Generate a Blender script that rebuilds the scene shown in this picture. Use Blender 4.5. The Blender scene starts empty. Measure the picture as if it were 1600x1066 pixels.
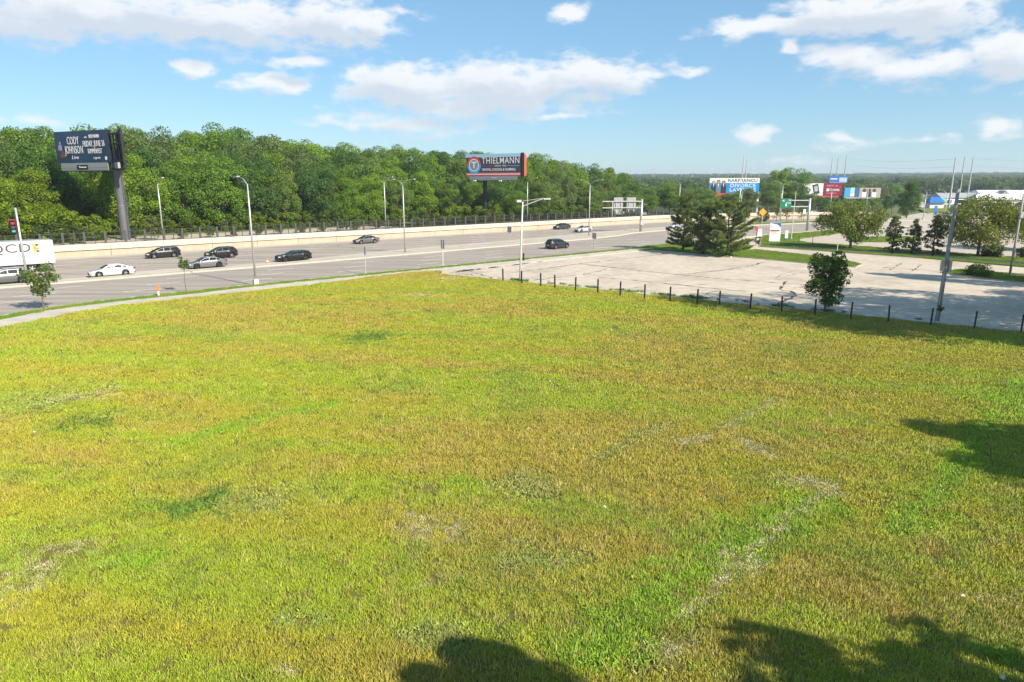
import bpy, math, random
import numpy as np
from mathutils import Vector, Matrix
R = math.radians
sc = bpy.context.scene
COL = sc.collection
random.seed(7)

# ------------------------------------------------------------------ camera
CAM_H, FPX, HORIZON = 11.0, 1067.0, 285.0            # drone height (m), focal length (photo px), horizon row
TH = math.atan((533 - HORIZON) / FPX)
CT, ST = math.cos(TH), math.sin(TH)
cam = bpy.data.cameras.new('camera')
cam.sensor_width = 36.0
cam.lens = 36.0 * FPX / 1600.0
cam.clip_start, cam.clip_end = 0.5, 20000
cam_o = bpy.data.objects.new('camera', cam)
cam_o.location = (0, 0, CAM_H)
cam_o.rotation_euler = (math.pi / 2 - TH, 0, 0)
COL.objects.link(cam_o)
sc.camera = cam_o

# ------------------------------------------------------------------ light
SUN_EL = R(35)
SUN_AZ = R(132)                                      # from +Y clockwise
sunv = Vector((math.sin(SUN_AZ) * math.cos(SUN_EL), math.cos(SUN_AZ) * math.cos(SUN_EL), math.sin(SUN_EL)))
sun = bpy.data.lights.new('sun', 'SUN')
sun.energy, sun.angle, sun.color = 4.9, R(0.53), (1.0, 0.905, 0.755)
sun_o = bpy.data.objects.new('sun', sun)
sun_o.rotation_euler = (-sunv).to_track_quat('-Z', 'Y').to_euler()
COL.objects.link(sun_o)
sc.view_settings.view_transform = 'Standard'
sc.view_settings.look = 'None'
sc.view_settings.gamma = 1
sc.view_settings.use_curve_mapping = False
sc.view_settings.exposure = 0.85
sc.cycles.use_denoising = True
sc.cycles.max_bounces = 6
sc.cycles.transparent_max_bounces = 8
sc.cycles.volume_bounces = 0
sc.cycles.caustics_reflective = sc.cycles.caustics_refractive = False

def ray(px, py):
    u, v = px - 800, py - 533
    return Vector((u, FPX * CT - v * ST, -FPX * ST - v * CT)).normalized()

def build_world():
    w = bpy.data.worlds.new('World'); sc.world = w; w.use_nodes = True
    nt = w.node_tree; N = nt.nodes; L = nt.links; N.clear()
    def nd(t, **k):
        n = N.new(t)
        for a, b in k.items(): setattr(n, a, b)
        return n
    def put(sock, v):
        if hasattr(v, 'is_output'): L.new(v, sock)
        else: sock.default_value = v
    def M(op, a, b=None, c=None):
        n = nd('ShaderNodeMath', operation=op); put(n.inputs[0], a)
        if b is not None: put(n.inputs[1], b)
        if c is not None: put(n.inputs[2], c)
        return n.outputs[0]
    def VM(op, a, b=None, out=0):
        n = nd('ShaderNodeVectorMath', operation=op); put(n.inputs[0], a)
        if b is not None: put(n.inputs[1], b)
        return n.outputs[out]
    def MR(x, a, b, c=0.0, d=1.0):
        n = nd('ShaderNodeMapRange', interpolation_type='SMOOTHSTEP'); put(n.inputs['Value'], x)
        for i, v in zip((1, 2, 3, 4), (a, b, c, d)): n.inputs[i].default_value = v
        return n.outputs[0]
    sky = nd('ShaderNodeTexSky', sky_type='NISHITA')
    sky.sun_disc = False; sky.sun_elevation = SUN_EL; sky.sun_rotation = SUN_AZ
    sky.altitude = 200; sky.air_density = 1.0; sky.dust_density = 0.15; sky.ozone_density = 2.0
    tc = nd('ShaderNodeTexCoord')
    d = VM('NORMALIZE', tc.outputs['Generated'])
    sep = nd('ShaderNodeSeparateXYZ'); L.new(d, sep.inputs[0])
    az = M('ARCTAN2', sep.outputs[0], sep.outputs[1]); el = M('ARCSINE', sep.outputs[2])
    cb = nd('ShaderNodeCombineXYZ'); put(cb.inputs[0], az); put(cb.inputs[1], el)
    st = VM('MULTIPLY', d, (1, 1, 2.2))
    def noise(vec, scale, detail, rough):
        n = nd('ShaderNodeTexNoise'); put(n.inputs['Vector'], vec)
        n.inputs['Scale'].default_value = scale; n.inputs['Detail'].default_value = detail; n.inputs['Roughness'].default_value = rough
        return n
    wn = noise(st, 9, 3, 0.5)
    warp = VM('MULTIPLY', VM('SUBTRACT', wn.outputs['Color'], (0.5, 0.5, 0.5)), (0.10, 0.035, 0))
    P = VM('ADD', cb.outputs[0], warp)
    fine = noise(st, 26, 8, 0.56).outputs[0]
    blobs = []
    def blob(px, py, hw, hh, s=1.0):
        r = ray(px, py); r2 = ray(px + hw, py); r3 = ray(px, py - hh)
        a, e = math.atan2(r.x, r.y), math.asin(r.z)
        blobs.append((a, e, abs(math.atan2(r2.x, r2.y) - a), abs(math.asin(r3.z) - e), s))
    for b in ((140, 18, 250, 62), (330, 30, 270, 62), (520, 38, 130, 52), (590, 42, 45, 40), (40, 30, 160, 34),
              (306, 108, 44, 19), (460, 101, 40, 12, .75), (420, 131, 66, 18, .8),
              (640, 138, 130, 46), (790, 138, 160, 52), (930, 124, 140, 40), (1040, 113, 60, 13, .7), (740, 166, 220, 28, .8),
              (630, 195, 150, 20, .6), (882, 183, 40, 10, .8), (903, 20, 30, 16, .85),
              (1190, 40, 120, 20), (1330, 20, 170, 46), (1440, 22, 120, 52), (1237, 77, 22, 17, .8),
              (1330, 92, 100, 36), (1450, 104, 160, 32), (1580, 88, 110, 52), (1180, 213, 52, 16, .8),
              (1326, 220, 60, 13, .75), (1450, 217, 70, 13, .55), (1575, 194, 64, 18, .75), (45, 187, 90, 12, .5), (1220, 250, 60, 8, .4)):
        blob(*b)
    rr = random.Random(3)
    for i in range(22):                              # the same scattered cumulus goes on round the sky
        a = R(48 + i * 264 / 22 + rr.uniform(-5, 5)); e = R(rr.uniform(5, 42))
        blobs.append((a if a < math.pi else a - 2 * math.pi, e, R(rr.uniform(6, 15)), R(rr.uniform(1.6, 4.5)), 1.0))
    for a, e in ((-.35, .62), (.25, .72), (.6, .55)):
        blobs.append((a, e, .24, .07, 1.0))
    def field(p):
        m = None
        for a, e, ha, he, s in blobs:
            v = VM('MULTIPLY', VM('SUBTRACT', p, (a, e, 0)), (1 / ha, 1 / he, 0))
            f = M('MULTIPLY_ADD', VM('LENGTH', v, out=1), -s, s)
            m = f if m is None else M('MAXIMUM', m, f)
        return m
    f0 = field(P)
    f1 = field(VM('ADD', P, (0.012, 0.020, 0)))
    nn = M('SUBTRACT', fine, 0.5)
    dens = M('MULTIPLY_ADD', nn, 2.1, f0)
    alpha = M('MULTIPLY', MR(dens, -0.10, 0.62), 0.88)
    up = M('MULTIPLY_ADD', nn, 1.2, f1)
    shade = MR(up, 0.05, 0.75)
    cm = nd('ShaderNodeMix', data_type='RGBA'); L.new(shade, cm.inputs[0])
    cm.inputs[6].default_value = (0.80, 0.80, 0.80, 1); cm.inputs[7].default_value = (0.56, 0.60, 0.66, 1)
    hs = nd('ShaderNodeHueSaturation'); hs.inputs['Saturation'].default_value = 1.08; L.new(sky.outputs[0], hs.inputs['Color'])
    ev = nd('ShaderNodeMix', data_type='RGBA'); ev.inputs[0].default_value = .5     # even summer blue over the whole dome
    L.new(VM('MULTIPLY', hs.outputs[0], (.86, .97, 1.04)), ev.inputs[6]); ev.inputs[7].default_value = (1.65, 3.35, 4.9, 1)
    sk2 = ev.outputs[2]
    b1 = nd('ShaderNodeBackground'); L.new(sk2, b1.inputs[0]); b1.inputs[1].default_value = 0.088
    b2 = nd('ShaderNodeBackground'); L.new(cm.outputs[2], b2.inputs[0]); b2.inputs[1].default_value = 0.72
    mx = nd('ShaderNodeMixShader'); L.new(alpha, mx.inputs[0]); L.new(b1.outputs[0], mx.inputs[1]); L.new(b2.outputs[0], mx.inputs[2])
    out = nd('ShaderNodeOutputWorld'); L.new(mx.outputs[0], out.inputs[0])
    w.cycles.sampling_method = 'MANUAL'; w.cycles.sample_map_resolution = 512
build_world()

# ------------------------------------------------------------------ helpers
def G(px, py, z=0.0):
    """ground point (metres) seen at a place in the photograph"""
    d = ray(px, py); t = (z - CAM_H) / d.z
    return Vector((d.x * t, d.y * t, z))
def pix(p):
    zc = p[1] * CT - (p[2] - CAM_H) * ST; yc = p[1] * ST + (p[2] - CAM_H) * CT
    return 800 + FPX * p[0] / zc, 533 - FPX * yc / zc
RA = R(41.4); CU, SU = math.cos(RA), math.sin(RA)
def UN(u, n, z=0.0):                                  # road coordinates: along, across
    return Vector((CU * u - SU * n, SU * u + CU * n, z))
def u_at(px, n, z=0.0):
    lo, hi = -20.0, 260.0
    for _ in range(50):
        m = (lo + hi) / 2
        if pix(UN(m, n, z))[0] < px: lo = m
        else: hi = m
    return (lo + hi) / 2

class MB:
    def __init__(s): s.v, s.f = [], []
    def add(s, vs, fs):
        o = len(s.v); s.v += [tuple(p) for p in vs]; s.f += [tuple(i + o for i in q) for q in fs]; return s
    def box(s, c, d, rz=0.0, rx=0.0, ry=0.0, taper=1.0):
        m = Matrix.Translation(c) @ Matrix.Rotation(rz, 4, 'Z') @ Matrix.Rotation(ry, 4, 'Y') @ Matrix.Rotation(rx, 4, 'X')
        x, y, z = d[0] / 2, d[1] / 2, d[2] / 2; t = taper
        vs = [m @ Vector(p) for p in ((-x, -y, -z), (x, -y, -z), (x, y, -z), (-x, y, -z), (-x * t, -y * t, z), (x * t, -y * t, z), (x * t, y * t, z), (-x * t, y * t, z))]
        return s.add(vs, [(3, 2, 1, 0), (4, 5, 6, 7), (0, 1, 5, 4), (1, 2, 6, 5), (2, 3, 7, 6), (3, 0, 4, 7)])
    def tube(s, pts, rad, k=8, cap=True):
        pts = [Vector(p) for p in pts]
        if not hasattr(rad, '__len__'): rad = [rad] * len(pts)
        o = len(s.v); n = len(pts)
        for i, p in enumerate(pts):
            t = (pts[min(i + 1, n - 1)] - pts[max(i - 1, 0)]).normalized()
            a = t.orthogonal().normalized() if abs(t.z) < .95 else Vector((1, 0, 0))
            a = (a - t * a.dot(t)).normalized(); b = t.cross(a)
            for j in range(k):
                q = 2 * math.pi * j / k
                s.v.append(tuple(p + (a * math.cos(q) + b * math.sin(q)) * rad[i]))
        for i in range(n - 1):
            for j in range(k):
                s.f.append((o + i * k + j, o + i * k + (j + 1) % k, o + (i + 1) * k + (j + 1) % k, o + (i + 1) * k + j))
        if cap:
            s.f.append(tuple(o + j for j in reversed(range(k)))); s.f.append(tuple(o + (n - 1) * k + j for j in range(k)))
        return s
    def lathe(s, prof, c=(0, 0, 0), k=16, axis='Z'):
        o = len(s.v)
        for r, h in prof:
            for j in range(k):
                q = 2 * math.pi * j / k; x, y, z = r * math.cos(q), r * math.sin(q), h
                if axis == 'Y': x, y, z = x, z, y
                s.v.append((x + c[0], y + c[1], z + c[2]))
        for i in range(len(prof) - 1):
            for j in range(k):
                s.f.append((o + i * k + j, o + i * k + (j + 1) % k, o + (i + 1) * k + (j + 1) % k, o + (i + 1) * k + j))
        s.f.append(tuple(o + j for j in range(k))); s.f.append(tuple(o + (len(prof) - 1) * k + j for j in range(k)))
        return s
    def prism(s, poly, z0, z1):
        n = len(poly); o = len(s.v)
        s.v += [(p[0], p[1], z0) for p in poly] + [(p[0], p[1], z1) for p in poly]
        s.f.append(tuple(o + i for i in reversed(range(n)))); s.f.append(tuple(o + n + i for i in range(n)))
        for i in range(n): s.f.append((o + i, o + (i + 1) % n, o + n + (i + 1) % n, o + n + i))
        return s
    def build(s, name, m, parent=None, smooth=False, loc=None):
        me = bpy.data.meshes.new(name); me.from_pydata(s.v, [], s.f); me.update()
        if smooth: me.polygons.foreach_set('use_smooth', [True] * len(me.polygons))
        return obj(name, me, m, parent, loc)
def obj(name, me, m, parent=None, loc=None):
    if m and not me.materials: me.materials.append(m)
    o = bpy.data.objects.new(name, me); COL.objects.link(o)
    if parent: o.parent = parent
    if loc is not None: o.location = loc
    return o
def tag(o, label=None, cat=None, group=None, kind=None):
    if label: o['label'] = label
    if cat: o['category'] = cat
    if group: o['group'] = group
    if kind: o['kind'] = kind
    return o
def thing(name, label, cat, loc=(0, 0, 0), rz=0.0, group=None):
    o = bpy.data.objects.new(name, None); COL.objects.link(o); o.empty_display_size = .3
    o.location = loc; o.rotation_euler = (0, 0, rz)
    return tag(o, label, cat, group)
def dup(root, loc, rz=0.0, s=1.0, label=None, group=None, color=None):
    r = root.copy(); COL.objects.link(r); r.location = loc; r.rotation_euler = (0, 0, rz)
    r.scale = s if hasattr(s, '__len__') else (s, s, s)
    tag(r, label, None, group)
    for ch in root.children:
        c = ch.copy(); COL.objects.link(c); c.parent = r
        if color: c.color = color
        for g in ch.children:
            q = g.copy(); COL.objects.link(q); q.parent = c
            if color: q.color = color
    return r

# ------------------------------------------------------------------ materials
def mat(name, col, rough=.8, metal=0.0, var=0.0, vs=1.0, col2=None, f2=(.45, .7), s2=.3, bump=0.0, bs=20, spec=.3, coat=0.0, emit=0.0, stretch=None, objcol=False, det=5):
    m = bpy.data.materials.new(name); m.use_nodes = True
    nt = m.node_tree; N, L = nt.nodes, nt.links; b = N['Principled BSDF']
    b.inputs['Roughness'].default_value = rough; b.inputs['Metallic'].default_value = metal
    b.inputs['Specular IOR Level'].default_value = spec; b.inputs['Coat Weight'].default_value = coat
    col = tuple(col) + (1,)
    b.inputs['Base Color'].default_value = col
    cur = None
    if objcol:
        oi = N.new('ShaderNodeObjectInfo'); cur = oi.outputs['Color']
    if var or col2 or bump:
        g = N.new('ShaderNodeNewGeometry'); mp = N.new('ShaderNodeMapping'); L.new(g.outputs['Position'], mp.inputs[0])
        if stretch:
            mp.inputs['Rotation'].default_value = (0, 0, stretch[0]); mp.inputs['Scale'].default_value = stretch[1]
        def noise(s, d=det, r=.6):
            n = N.new('ShaderNodeTexNoise'); L.new(mp.outputs[0], n.inputs['Vector'])
            n.inputs['Scale'].default_value = s; n.inputs['Detail'].default_value = d; n.inputs['Roughness'].default_value = r
            return n.outputs[0]
        if col2:
            mr = N.new('ShaderNodeMapRange'); L.new(noise(s2), mr.inputs[0]); mr.inputs[1].default_value, mr.inputs[2].default_value = f2
            mx = N.new('ShaderNodeMix'); mx.data_type = 'RGBA'; L.new(mr.outputs[0], mx.inputs[0])
            if cur: L.new(cur, mx.inputs[6])
            else: mx.inputs[6].default_value = col
            mx.inputs[7].default_value = tuple(col2) + (1,); cur = mx.outputs[2]
        if var:
            mr = N.new('ShaderNodeMapRange'); L.new(noise(vs, 6, .65), mr.inputs[0])
            mr.inputs[1].default_value, mr.inputs[2].default_value = .25, .75; mr.inputs[3].default_value, mr.inputs[4].default_value = 1 - var, 1 + var
            mx = N.new('ShaderNodeVectorMath'); mx.operation = 'SCALE'
            if cur: L.new(cur, mx.inputs[0])
            else: mx.inputs[0].default_value = col[:3]
            L.new(mr.outputs[0], mx.inputs['Scale']); cur = mx.outputs[0]
        if bump:
            bp = N.new('ShaderNodeBump'); bp.inputs['Strength'].default_value = bump; bp.inputs['Distance'].default_value = .05
            L.new(noise(bs, 4, .6), bp.inputs['Height']); L.new(bp.outputs[0], b.inputs['Normal'])
    if cur: L.new(cur, b.inputs['Base Color'])
    if emit:
        b.inputs['Emission Color'].default_value = col; b.inputs['Emission Strength'].default_value = emit
    return m

def leaf_mat(name, objcol=True, col=(.1, .15, .02), inst=False, trans=.35, vary=.35, up=0.0, tip=None):
    m = bpy.data.materials.new(name); m.use_nodes = True
    nt = m.node_tree; N, L = nt.nodes, nt.links; N.clear()
    if inst:
        a = N.new('ShaderNodeAttribute'); a.attribute_type = 'INSTANCER'; a.attribute_name = 'tint'; base = a.outputs['Color']
    elif objcol:
        base = N.new('ShaderNodeObjectInfo').outputs['Color']
    else:
        c = N.new('ShaderNodeRGB'); c.outputs[0].default_value = tuple(col) + (1,); base = c.outputs[0]
    g = N.new('ShaderNodeNewGeometry')
    mr = N.new('ShaderNodeMapRange'); L.new(g.outputs['Random Per Island'], mr.inputs[0]); mr.inputs[3].default_value, mr.inputs[4].default_value = 1 - vary, 1 + vary
    sc_ = N.new('ShaderNodeVectorMath'); sc_.operation = 'SCALE'; L.new(base, sc_.inputs[0]); L.new(mr.outputs[0], sc_.inputs['Scale'])
    if tip:                                          # some leaves turn another colour
        mr2 = N.new('ShaderNodeMapRange'); L.new(g.outputs['Random Per Island'], mr2.inputs[0]); mr2.inputs[1].default_value, mr2.inputs[2].default_value = .80, .95
        mt = N.new('ShaderNodeMix'); mt.data_type = 'RGBA'; L.new(mr2.outputs[0], mt.inputs[0]); L.new(base, mt.inputs[6]); mt.inputs[7].default_value = tuple(tip) + (1,); L.new(mt.outputs[2], sc_.inputs[0])
    p = N.new('ShaderNodeBsdfPrincipled'); L.new(sc_.outputs[0], p.inputs['Base Color']); p.inputs['Roughness'].default_value = .55; p.inputs['Specular IOR Level'].default_value = .25
    t = N.new('ShaderNodeBsdfTranslucent'); tm = N.new('ShaderNodeVectorMath'); tm.operation = 'MULTIPLY'; L.new(sc_.outputs[0], tm.inputs[0]); tm.inputs[1].default_value = (1.25, 1.3, .7)
    L.new(tm.outputs[0], t.inputs[0])
    if up:                                           # blades share the turf's upward-facing shading
        nm = N.new('ShaderNodeMix'); nm.data_type = 'VECTOR'; nm.inputs[0].default_value = up; L.new(g.outputs['Normal'], nm.inputs[4]); nm.inputs[5].default_value = (0, 0, 1)
        nz = N.new('ShaderNodeVectorMath'); nz.operation = 'NORMALIZE'; L.new(nm.outputs[1], nz.inputs[0]); L.new(nz.outputs[0], p.inputs['Normal']); L.new(nz.outputs[0], t.inputs['Normal'])
    mx = N.new('ShaderNodeMixShader'); mx.inputs[0].default_value = trans; L.new(p.outputs[0], mx.inputs[1]); L.new(t.outputs[0], mx.inputs[2])
    o = N.new('ShaderNodeOutputMaterial'); L.new(mx.outputs[0], o.inputs[0])
    return m

ROADST = (-RA, (.05, 1, 1))
M = dict(
    asphalt=mat('asphalt', (.335, .287, .24), .9, var=.16, vs=.9, col2=(.255, .225, .20), s2=1.0, f2=(.46, .58), stretch=ROADST, bump=.15, bs=9),
    asphalt_far=mat('asphalt_far', (.375, .32, .265), .9, var=.16, vs=.9, col2=(.225, .20, .178), s2=.9, f2=(.47, .57), stretch=ROADST, bump=.15, bs=9),
    shoulder=mat('road_concrete', (.44, .385, .33), .9, var=.14, vs=.8, col2=(.29, .27, .25), s2=.8, f2=(.5, .75), stretch=ROADST),
    paint=mat('road_paint', (.78, .74, .68), .7, var=.2, vs=2.5),
    kerb=mat('kerb_concrete', (.46, .41, .335), .9, var=.12, vs=2),
    median=mat('median_concrete', (.44, .385, .315), .9, var=.13, vs=.7, col2=(.36, .32, .27), s2=.5),
    sidewalk=mat('sidewalk_concrete', (.49, .435, .365), .9, var=.1, vs=1.2, col2=(.37, .34, .30), s2=.5),
    lot=mat('old_pavement', (.50, .428, .34), .92, var=.2, vs=.8, col2=(.37, .312, .248), s2=.16, f2=(.46, .72), bump=.2, bs=6),
    lot2=mat('drive_pavement', (.44, .38, .31), .92, var=.1, vs=.5, col2=(.39, .345, .30), s2=.2, f2=(.46, .75)),
    crack=mat('crack_fill', (.065, .06, .048), .95, var=.3, vs=4),
    dirt=mat('bare_dirt', (.33, .235, .155), .95, var=.2, vs=2),
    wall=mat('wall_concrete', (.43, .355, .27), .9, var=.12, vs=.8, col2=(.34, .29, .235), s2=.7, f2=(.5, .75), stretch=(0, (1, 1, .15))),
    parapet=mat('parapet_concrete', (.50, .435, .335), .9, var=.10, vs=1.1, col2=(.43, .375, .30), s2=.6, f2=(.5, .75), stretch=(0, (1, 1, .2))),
    soil=mat('lawn_soil', (.14, .12, .028), .95, var=.3, vs=1.3, col2=(.10, .12, .02), s2=.12),
    turf=mat('mown_turf', (.13, .17, .025), .95, var=.3, vs=1.4, col2=(.17, .17, .035), s2=.15),
    field=mat('far_field', (.09, .115, .03), .95, var=.35, vs=.05, col2=(.14, .14, .05), s2=.01),
    under=mat('wood_floor', (.05, .06, .02), .95, var=.3, vs=.3),
    bark=mat('bark', (.16, .125, .095), .95, var=.35, vs=3, bump=.5, bs=9),
    bark_dark=mat('pine_bark', (.055, .045, .038), .95, var=.35, vs=4, bump=.5, bs=9),
    galv=mat('galvanised_steel', (.50, .50, .49), .45, .55, var=.1, vs=2),
    paleconc=mat('pale_post', (.62, .61, .58), .7, var=.08, vs=2),
    greypole=mat('weathered_wood_pole', (.33, .33, .335), .9, var=.2, vs=3, stretch=(0, (4, 4, .3))),
    dark=mat('dark_metal', (.022, .022, .024), .5, .3),
    fence=mat('fence_dark', (.045, .045, .047), .6, .2),
    fencep=mat('fence_post', (.075, .075, .078), .6, .2),
    bbcol=mat('billboard_column', (.13, .13, .14), .6, .3, var=.25, vs=.8, stretch=(0, (1, 1, .25))),
    rust=mat('red_brown_steel', (.16, .055, .045), .7, .1, var=.2, vs=1),
    white=mat('white_paint', (.78, .78, .77), .5, var=.03, vs=1),
    offwhite=mat('trailer_white', (.74, .74, .73), .4, var=.05, vs=.6),
    black=mat('black_paint', (.012, .012, .014), .5),
    paint_car=mat('car_paint', (.5, .5, .5), .28, .25, objcol=True, coat=.8, spec=.5),
    glass=mat('car_glass', (.012, .015, .018), .08, 0, spec=.4),
    tyre=mat('tyre', (.018, .018, .019), .9),
    rim=mat('alloy_rim', (.42, .42, .43), .35, .7),
    rim_dark=mat('dark_rim', (.05, .05, .055), .4, .6),
    lampglass=mat('headlight_glass', (.55, .57, .6), .15, .2, spec=.6),
    red=mat('tail_red', (.30, .012, .012), .3),
    orange=mat('safety_orange', (.75, .16, .04), .6),
    signred=mat('sign_red', (.55, .03, .05), .5),
    signback=mat('sign_back', (.33, .335, .34), .5, .3, var=.08, vs=3),
    sgreen=mat('sign_green', (.0, .16, .085), .5),
    syellow=mat('sign_amber', (.75, .32, .02), .5),
    blue=mat('sign_blue', (.03, .14, .42), .5),
    maroon=mat('maroon', (.24, .02, .055), .5),
    grey=mat('mid_grey', (.30, .30, .31), .7),
    teal=mat('teal', (.02, .40, .33), .6),
)
def flat(name, col, rough=.5): return mat(name, col, rough)
LEAF = leaf_mat('leaves', trans=.48)
NEEDLE = leaf_mat('needles', trans=.32, vary=.4)
BLADE = leaf_mat('grass_blades', inst=True, trans=.22, vary=.48, up=.48)
LEAF_TIPPED = leaf_mat('leaves_orange_tipped', trans=.35, tip=(.27, .165, .035))
FARLEAF = leaf_mat('far_leaves', inst=True, trans=.3, vary=.3)

# ------------------------------------------------------------------ numpy noise
def _h(ix, iy, s):
    v = np.sin(ix * 127.1 + iy * 311.7 + s * 74.7) * 43758.5453
    return v - np.floor(v)
def vnoise(x, y, s=0):
    ix, iy = np.floor(x), np.floor(y); fx, fy = x - ix, y - iy
    fx, fy = fx * fx * (3 - 2 * fx), fy * fy * (3 - 2 * fy)
    a, b, c, d = _h(ix, iy, s), _h(ix + 1, iy, s), _h(ix, iy + 1, s), _h(ix + 1, iy + 1, s)
    return (a * (1 - fx) + b * fx) * (1 - fy) + (c * (1 - fx) + d * fx) * fy
def fbm(x, y, s=0, o=4):
    t, a, w = 0, .5, 0
    for i in range(o):
        t = t + a * vnoise(x * 2 ** i, y * 2 ** i, s + i * 3.1); w += a; a *= .55
    return t / w
def inside(px, py, poly):
    r = np.zeros(len(px), bool); n = len(poly); j = n - 1
    for i in range(n):
        xi, yi = poly[i][0], poly[i][1]; xj, yj = poly[j][0], poly[j][1]
        c = ((yi > py) != (yj > py)) & (px < (xj - xi) * (py - yi) / ((yj - yi) or 1e-9) + xi)
        r ^= c; j = i
    return r
def np_mesh(name, V, F, m, smooth=False):
    me = bpy.data.meshes.new(name); V = np.asarray(V, np.float32); F = np.asarray(F, np.int32); k = F.shape[1]
    me.vertices.add(len(V)); me.vertices.foreach_set('co', V.ravel())
    me.loops.add(F.size); me.loops.foreach_set('vertex_index', F.ravel())
    me.polygons.add(len(F)); me.polygons.foreach_set('loop_start', np.arange(0, F.size, k, dtype=np.int32))
    me.update(calc_edges=True)
    if m: me.materials.append(m)
    return me

# ================================================================== THE SETTING
def sheet(name, poly, z, m, parent=None, kind='structure', thick=.35):
    """flat paved or planted area with a real edge"""
    o = MB().prism([(p[0], p[1]) for p in poly], z - thick, z).build(name, m, parent)
    if not parent: tag(o, kind=kind)
    return o
def offset(line, d):
    out = []
    for i, p in enumerate(line):
        a, b = Vector(line[max(i - 1, 0)][:2]), Vector(line[min(i + 1, len(line) - 1)][:2])
        t = (b - a).normalized(); out.append(Vector((p[0] - t.y * d, p[1] + t.x * d, 0)))
    return out
def strip(name, line, d0, d1, z, m, parent=None, kind='structure', thick=.3):
    a, b = offset(line, d0), offset(line, d1); mb = MB(); n = len(line)
    for i in range(n - 1):
        q = [a[i], a[i + 1], b[i + 1], b[i]]
        o = len(mb.v)
        mb.v += [(p.x, p.y, z) for p in q] + [(p.x, p.y, z - thick) for p in q]
        mb.f += [(o, o + 1, o + 2, o + 3), (o, o + 4, o + 5, o + 1), (o + 3, o + 2, o + 6, o + 7)]
        if i == 0: mb.f.append((o, o + 3, o + 7, o + 4))
        if i == n - 2: mb.f.append((o + 1, o + 5, o + 6, o + 2))
    ob = mb.build(name, m, parent)
    if not parent: tag(ob, kind=kind)
    return ob

def far_z(d): return 0 if d < 420 else (d - 420) * .0085 + max(0, d - 1200) * .004
# terrain: one sheet to the horizon, low swells far off
V, F = [], []
rings = [0, 40, 100, 200, 320, 420, 600, 800, 1000, 1300, 1700, 2200, 2800, 3500, 5000, 9000]
for r in rings:
    for k in range(72):
        q = 2 * math.pi * k / 72
        V.append((r * math.sin(q), r * math.cos(q), -.4 + far_z(min(r, 3200)) + (r > 800) * 3 * math.sin(k * 1.7) * min(1, (r - 800) / 1500)))
for i in range(len(rings) - 1):
    for k in range(72): F.append((i * 72 + k, (i + 1) * 72 + k, (i + 1) * 72 + (k + 1) % 72, i * 72 + (k + 1) % 72))
tag(obj('ground', np_mesh('ground', V, F, M['field']), None), kind='structure')

# polylines of the road
curb = [Vector((-62, 10, 0)), Vector((-56, 25, 0)), Vector((-50.5, 40, 0)), Vector((-46, 50, 0)), G(0, 495), G(75, 482), G(112, 477), G(187, 468), UN(21.5, 74.4)] + \
       [UN(u, 74.6) for u in (30, 45, 60, 80, 100, 126, 137)] + [UN(159.5, 73), UN(176, 70.5), UN(200, 65), UN(230, 56), UN(270, 42), UN(330, 15)]
walll = [UN(u, 120.5) for u in (-60, -40, -20, 0, 20, 40, 60, 80, 100, 120, 140)] + [UN(158, 120), UN(174, 117.5), UN(190, 112.5), UN(206, 105), UN(225, 93.5), UN(240, 83)]
sheet('street', [(p.x, p.y) for p in curb] + [(UN(345, 40).x, UN(345, 40).y), (UN(262, 66).x, UN(262, 66).y)] + [(p.x, p.y) for p in reversed(walll)] + [(-190, 60), (-150, 10)], 0.0, M['asphalt'])
med_lo = [UN(-45, 90.2), UN(10, 90.3), UN(40, 90.5), UN(62, 91.1), UN(84, 92), UN(101, 92.4), UN(112, 94), UN(122, 97), UN(140, 97.6), UN(162, 94.5), UN(188, 88.5), UN(215, 79), UN(250, 63)]
med_hi = [UN(-45, 91.6), UN(10, 91.7), UN(40, 92.2), UN(50, 94), UN(62, 96.4), UN(84, 97.8), UN(101, 100), UN(122, 102.4), UN(140, 103), UN(165, 101), UN(190, 95.5), UN(218, 86), UN(252, 70)]
far_low = [p.copy() for p in med_hi]
# far carriageway has its own older surface
sheet('highway', [(p.x, p.y) for p in far_low] + [(p.x, p.y) for p in reversed([q for q in offset(walll[1:], -.02)])], 0.006, M['asphalt_far'])
strip('shoulder', med_hi, 0.0, 2.6, 0.012, M['shoulder'])
strip('shoulder', walll[1:], -2.3, -.05, 0.012, M['shoulder'])
sheet('median', [(p.x, p.y) for p in med_lo] + [(p.x, p.y) for p in reversed(med_hi)], 0.15, M['median'])
strip('median_kerb', med_lo, -.32, .02, .165, M['kerb'])
strip('median_kerb', med_hi, -.02, .25, .165, M['kerb'])
# planted part of the median on the bend
medg = [UN(150, 98.2), UN(163, 96), UN(188, 90.2), UN(214, 81.5), UN(216, 84.5), UN(190, 94), UN(166, 99.6), UN(151, 101)]
sheet('median_turf', [(p.x, p.y) for p in medg], .20, M['turf'])
strip('kerb', curb, -.38, 0.0, .13, M['kerb'])
strip('gutter', curb, 0.0, .45, .010, M['shoulder'])
verge_in = [G(-40, 512), G(0, 502.5), G(75, 487), G(187, 472.5), G(300, 461.5)] + [UN(30, 73.3), UN(60, 73.1), UN(90, 73.1), UN(118, 73.0), UN(128, 72.6)]
swin = [Vector((-58, 8, 0)), Vector((-52, 24, 0)), Vector((-46.5, 39, 0)), Vector((-43, 49, 0))] + verge_in[1:]
strip('verge', curb[0:14], -1.9, -.38, .118, M['turf'])
lawn_edge = [Vector((-55, 8, 0)), Vector((-49, 24, 0)), Vector((-43.5, 39, 0)), G(0, 514), G(112, 491.5), G(187, 479), G(300, 467), G(400, 456), G(471, 448.5), G(560, 437), G(625, 429), G(690, 424)]
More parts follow.
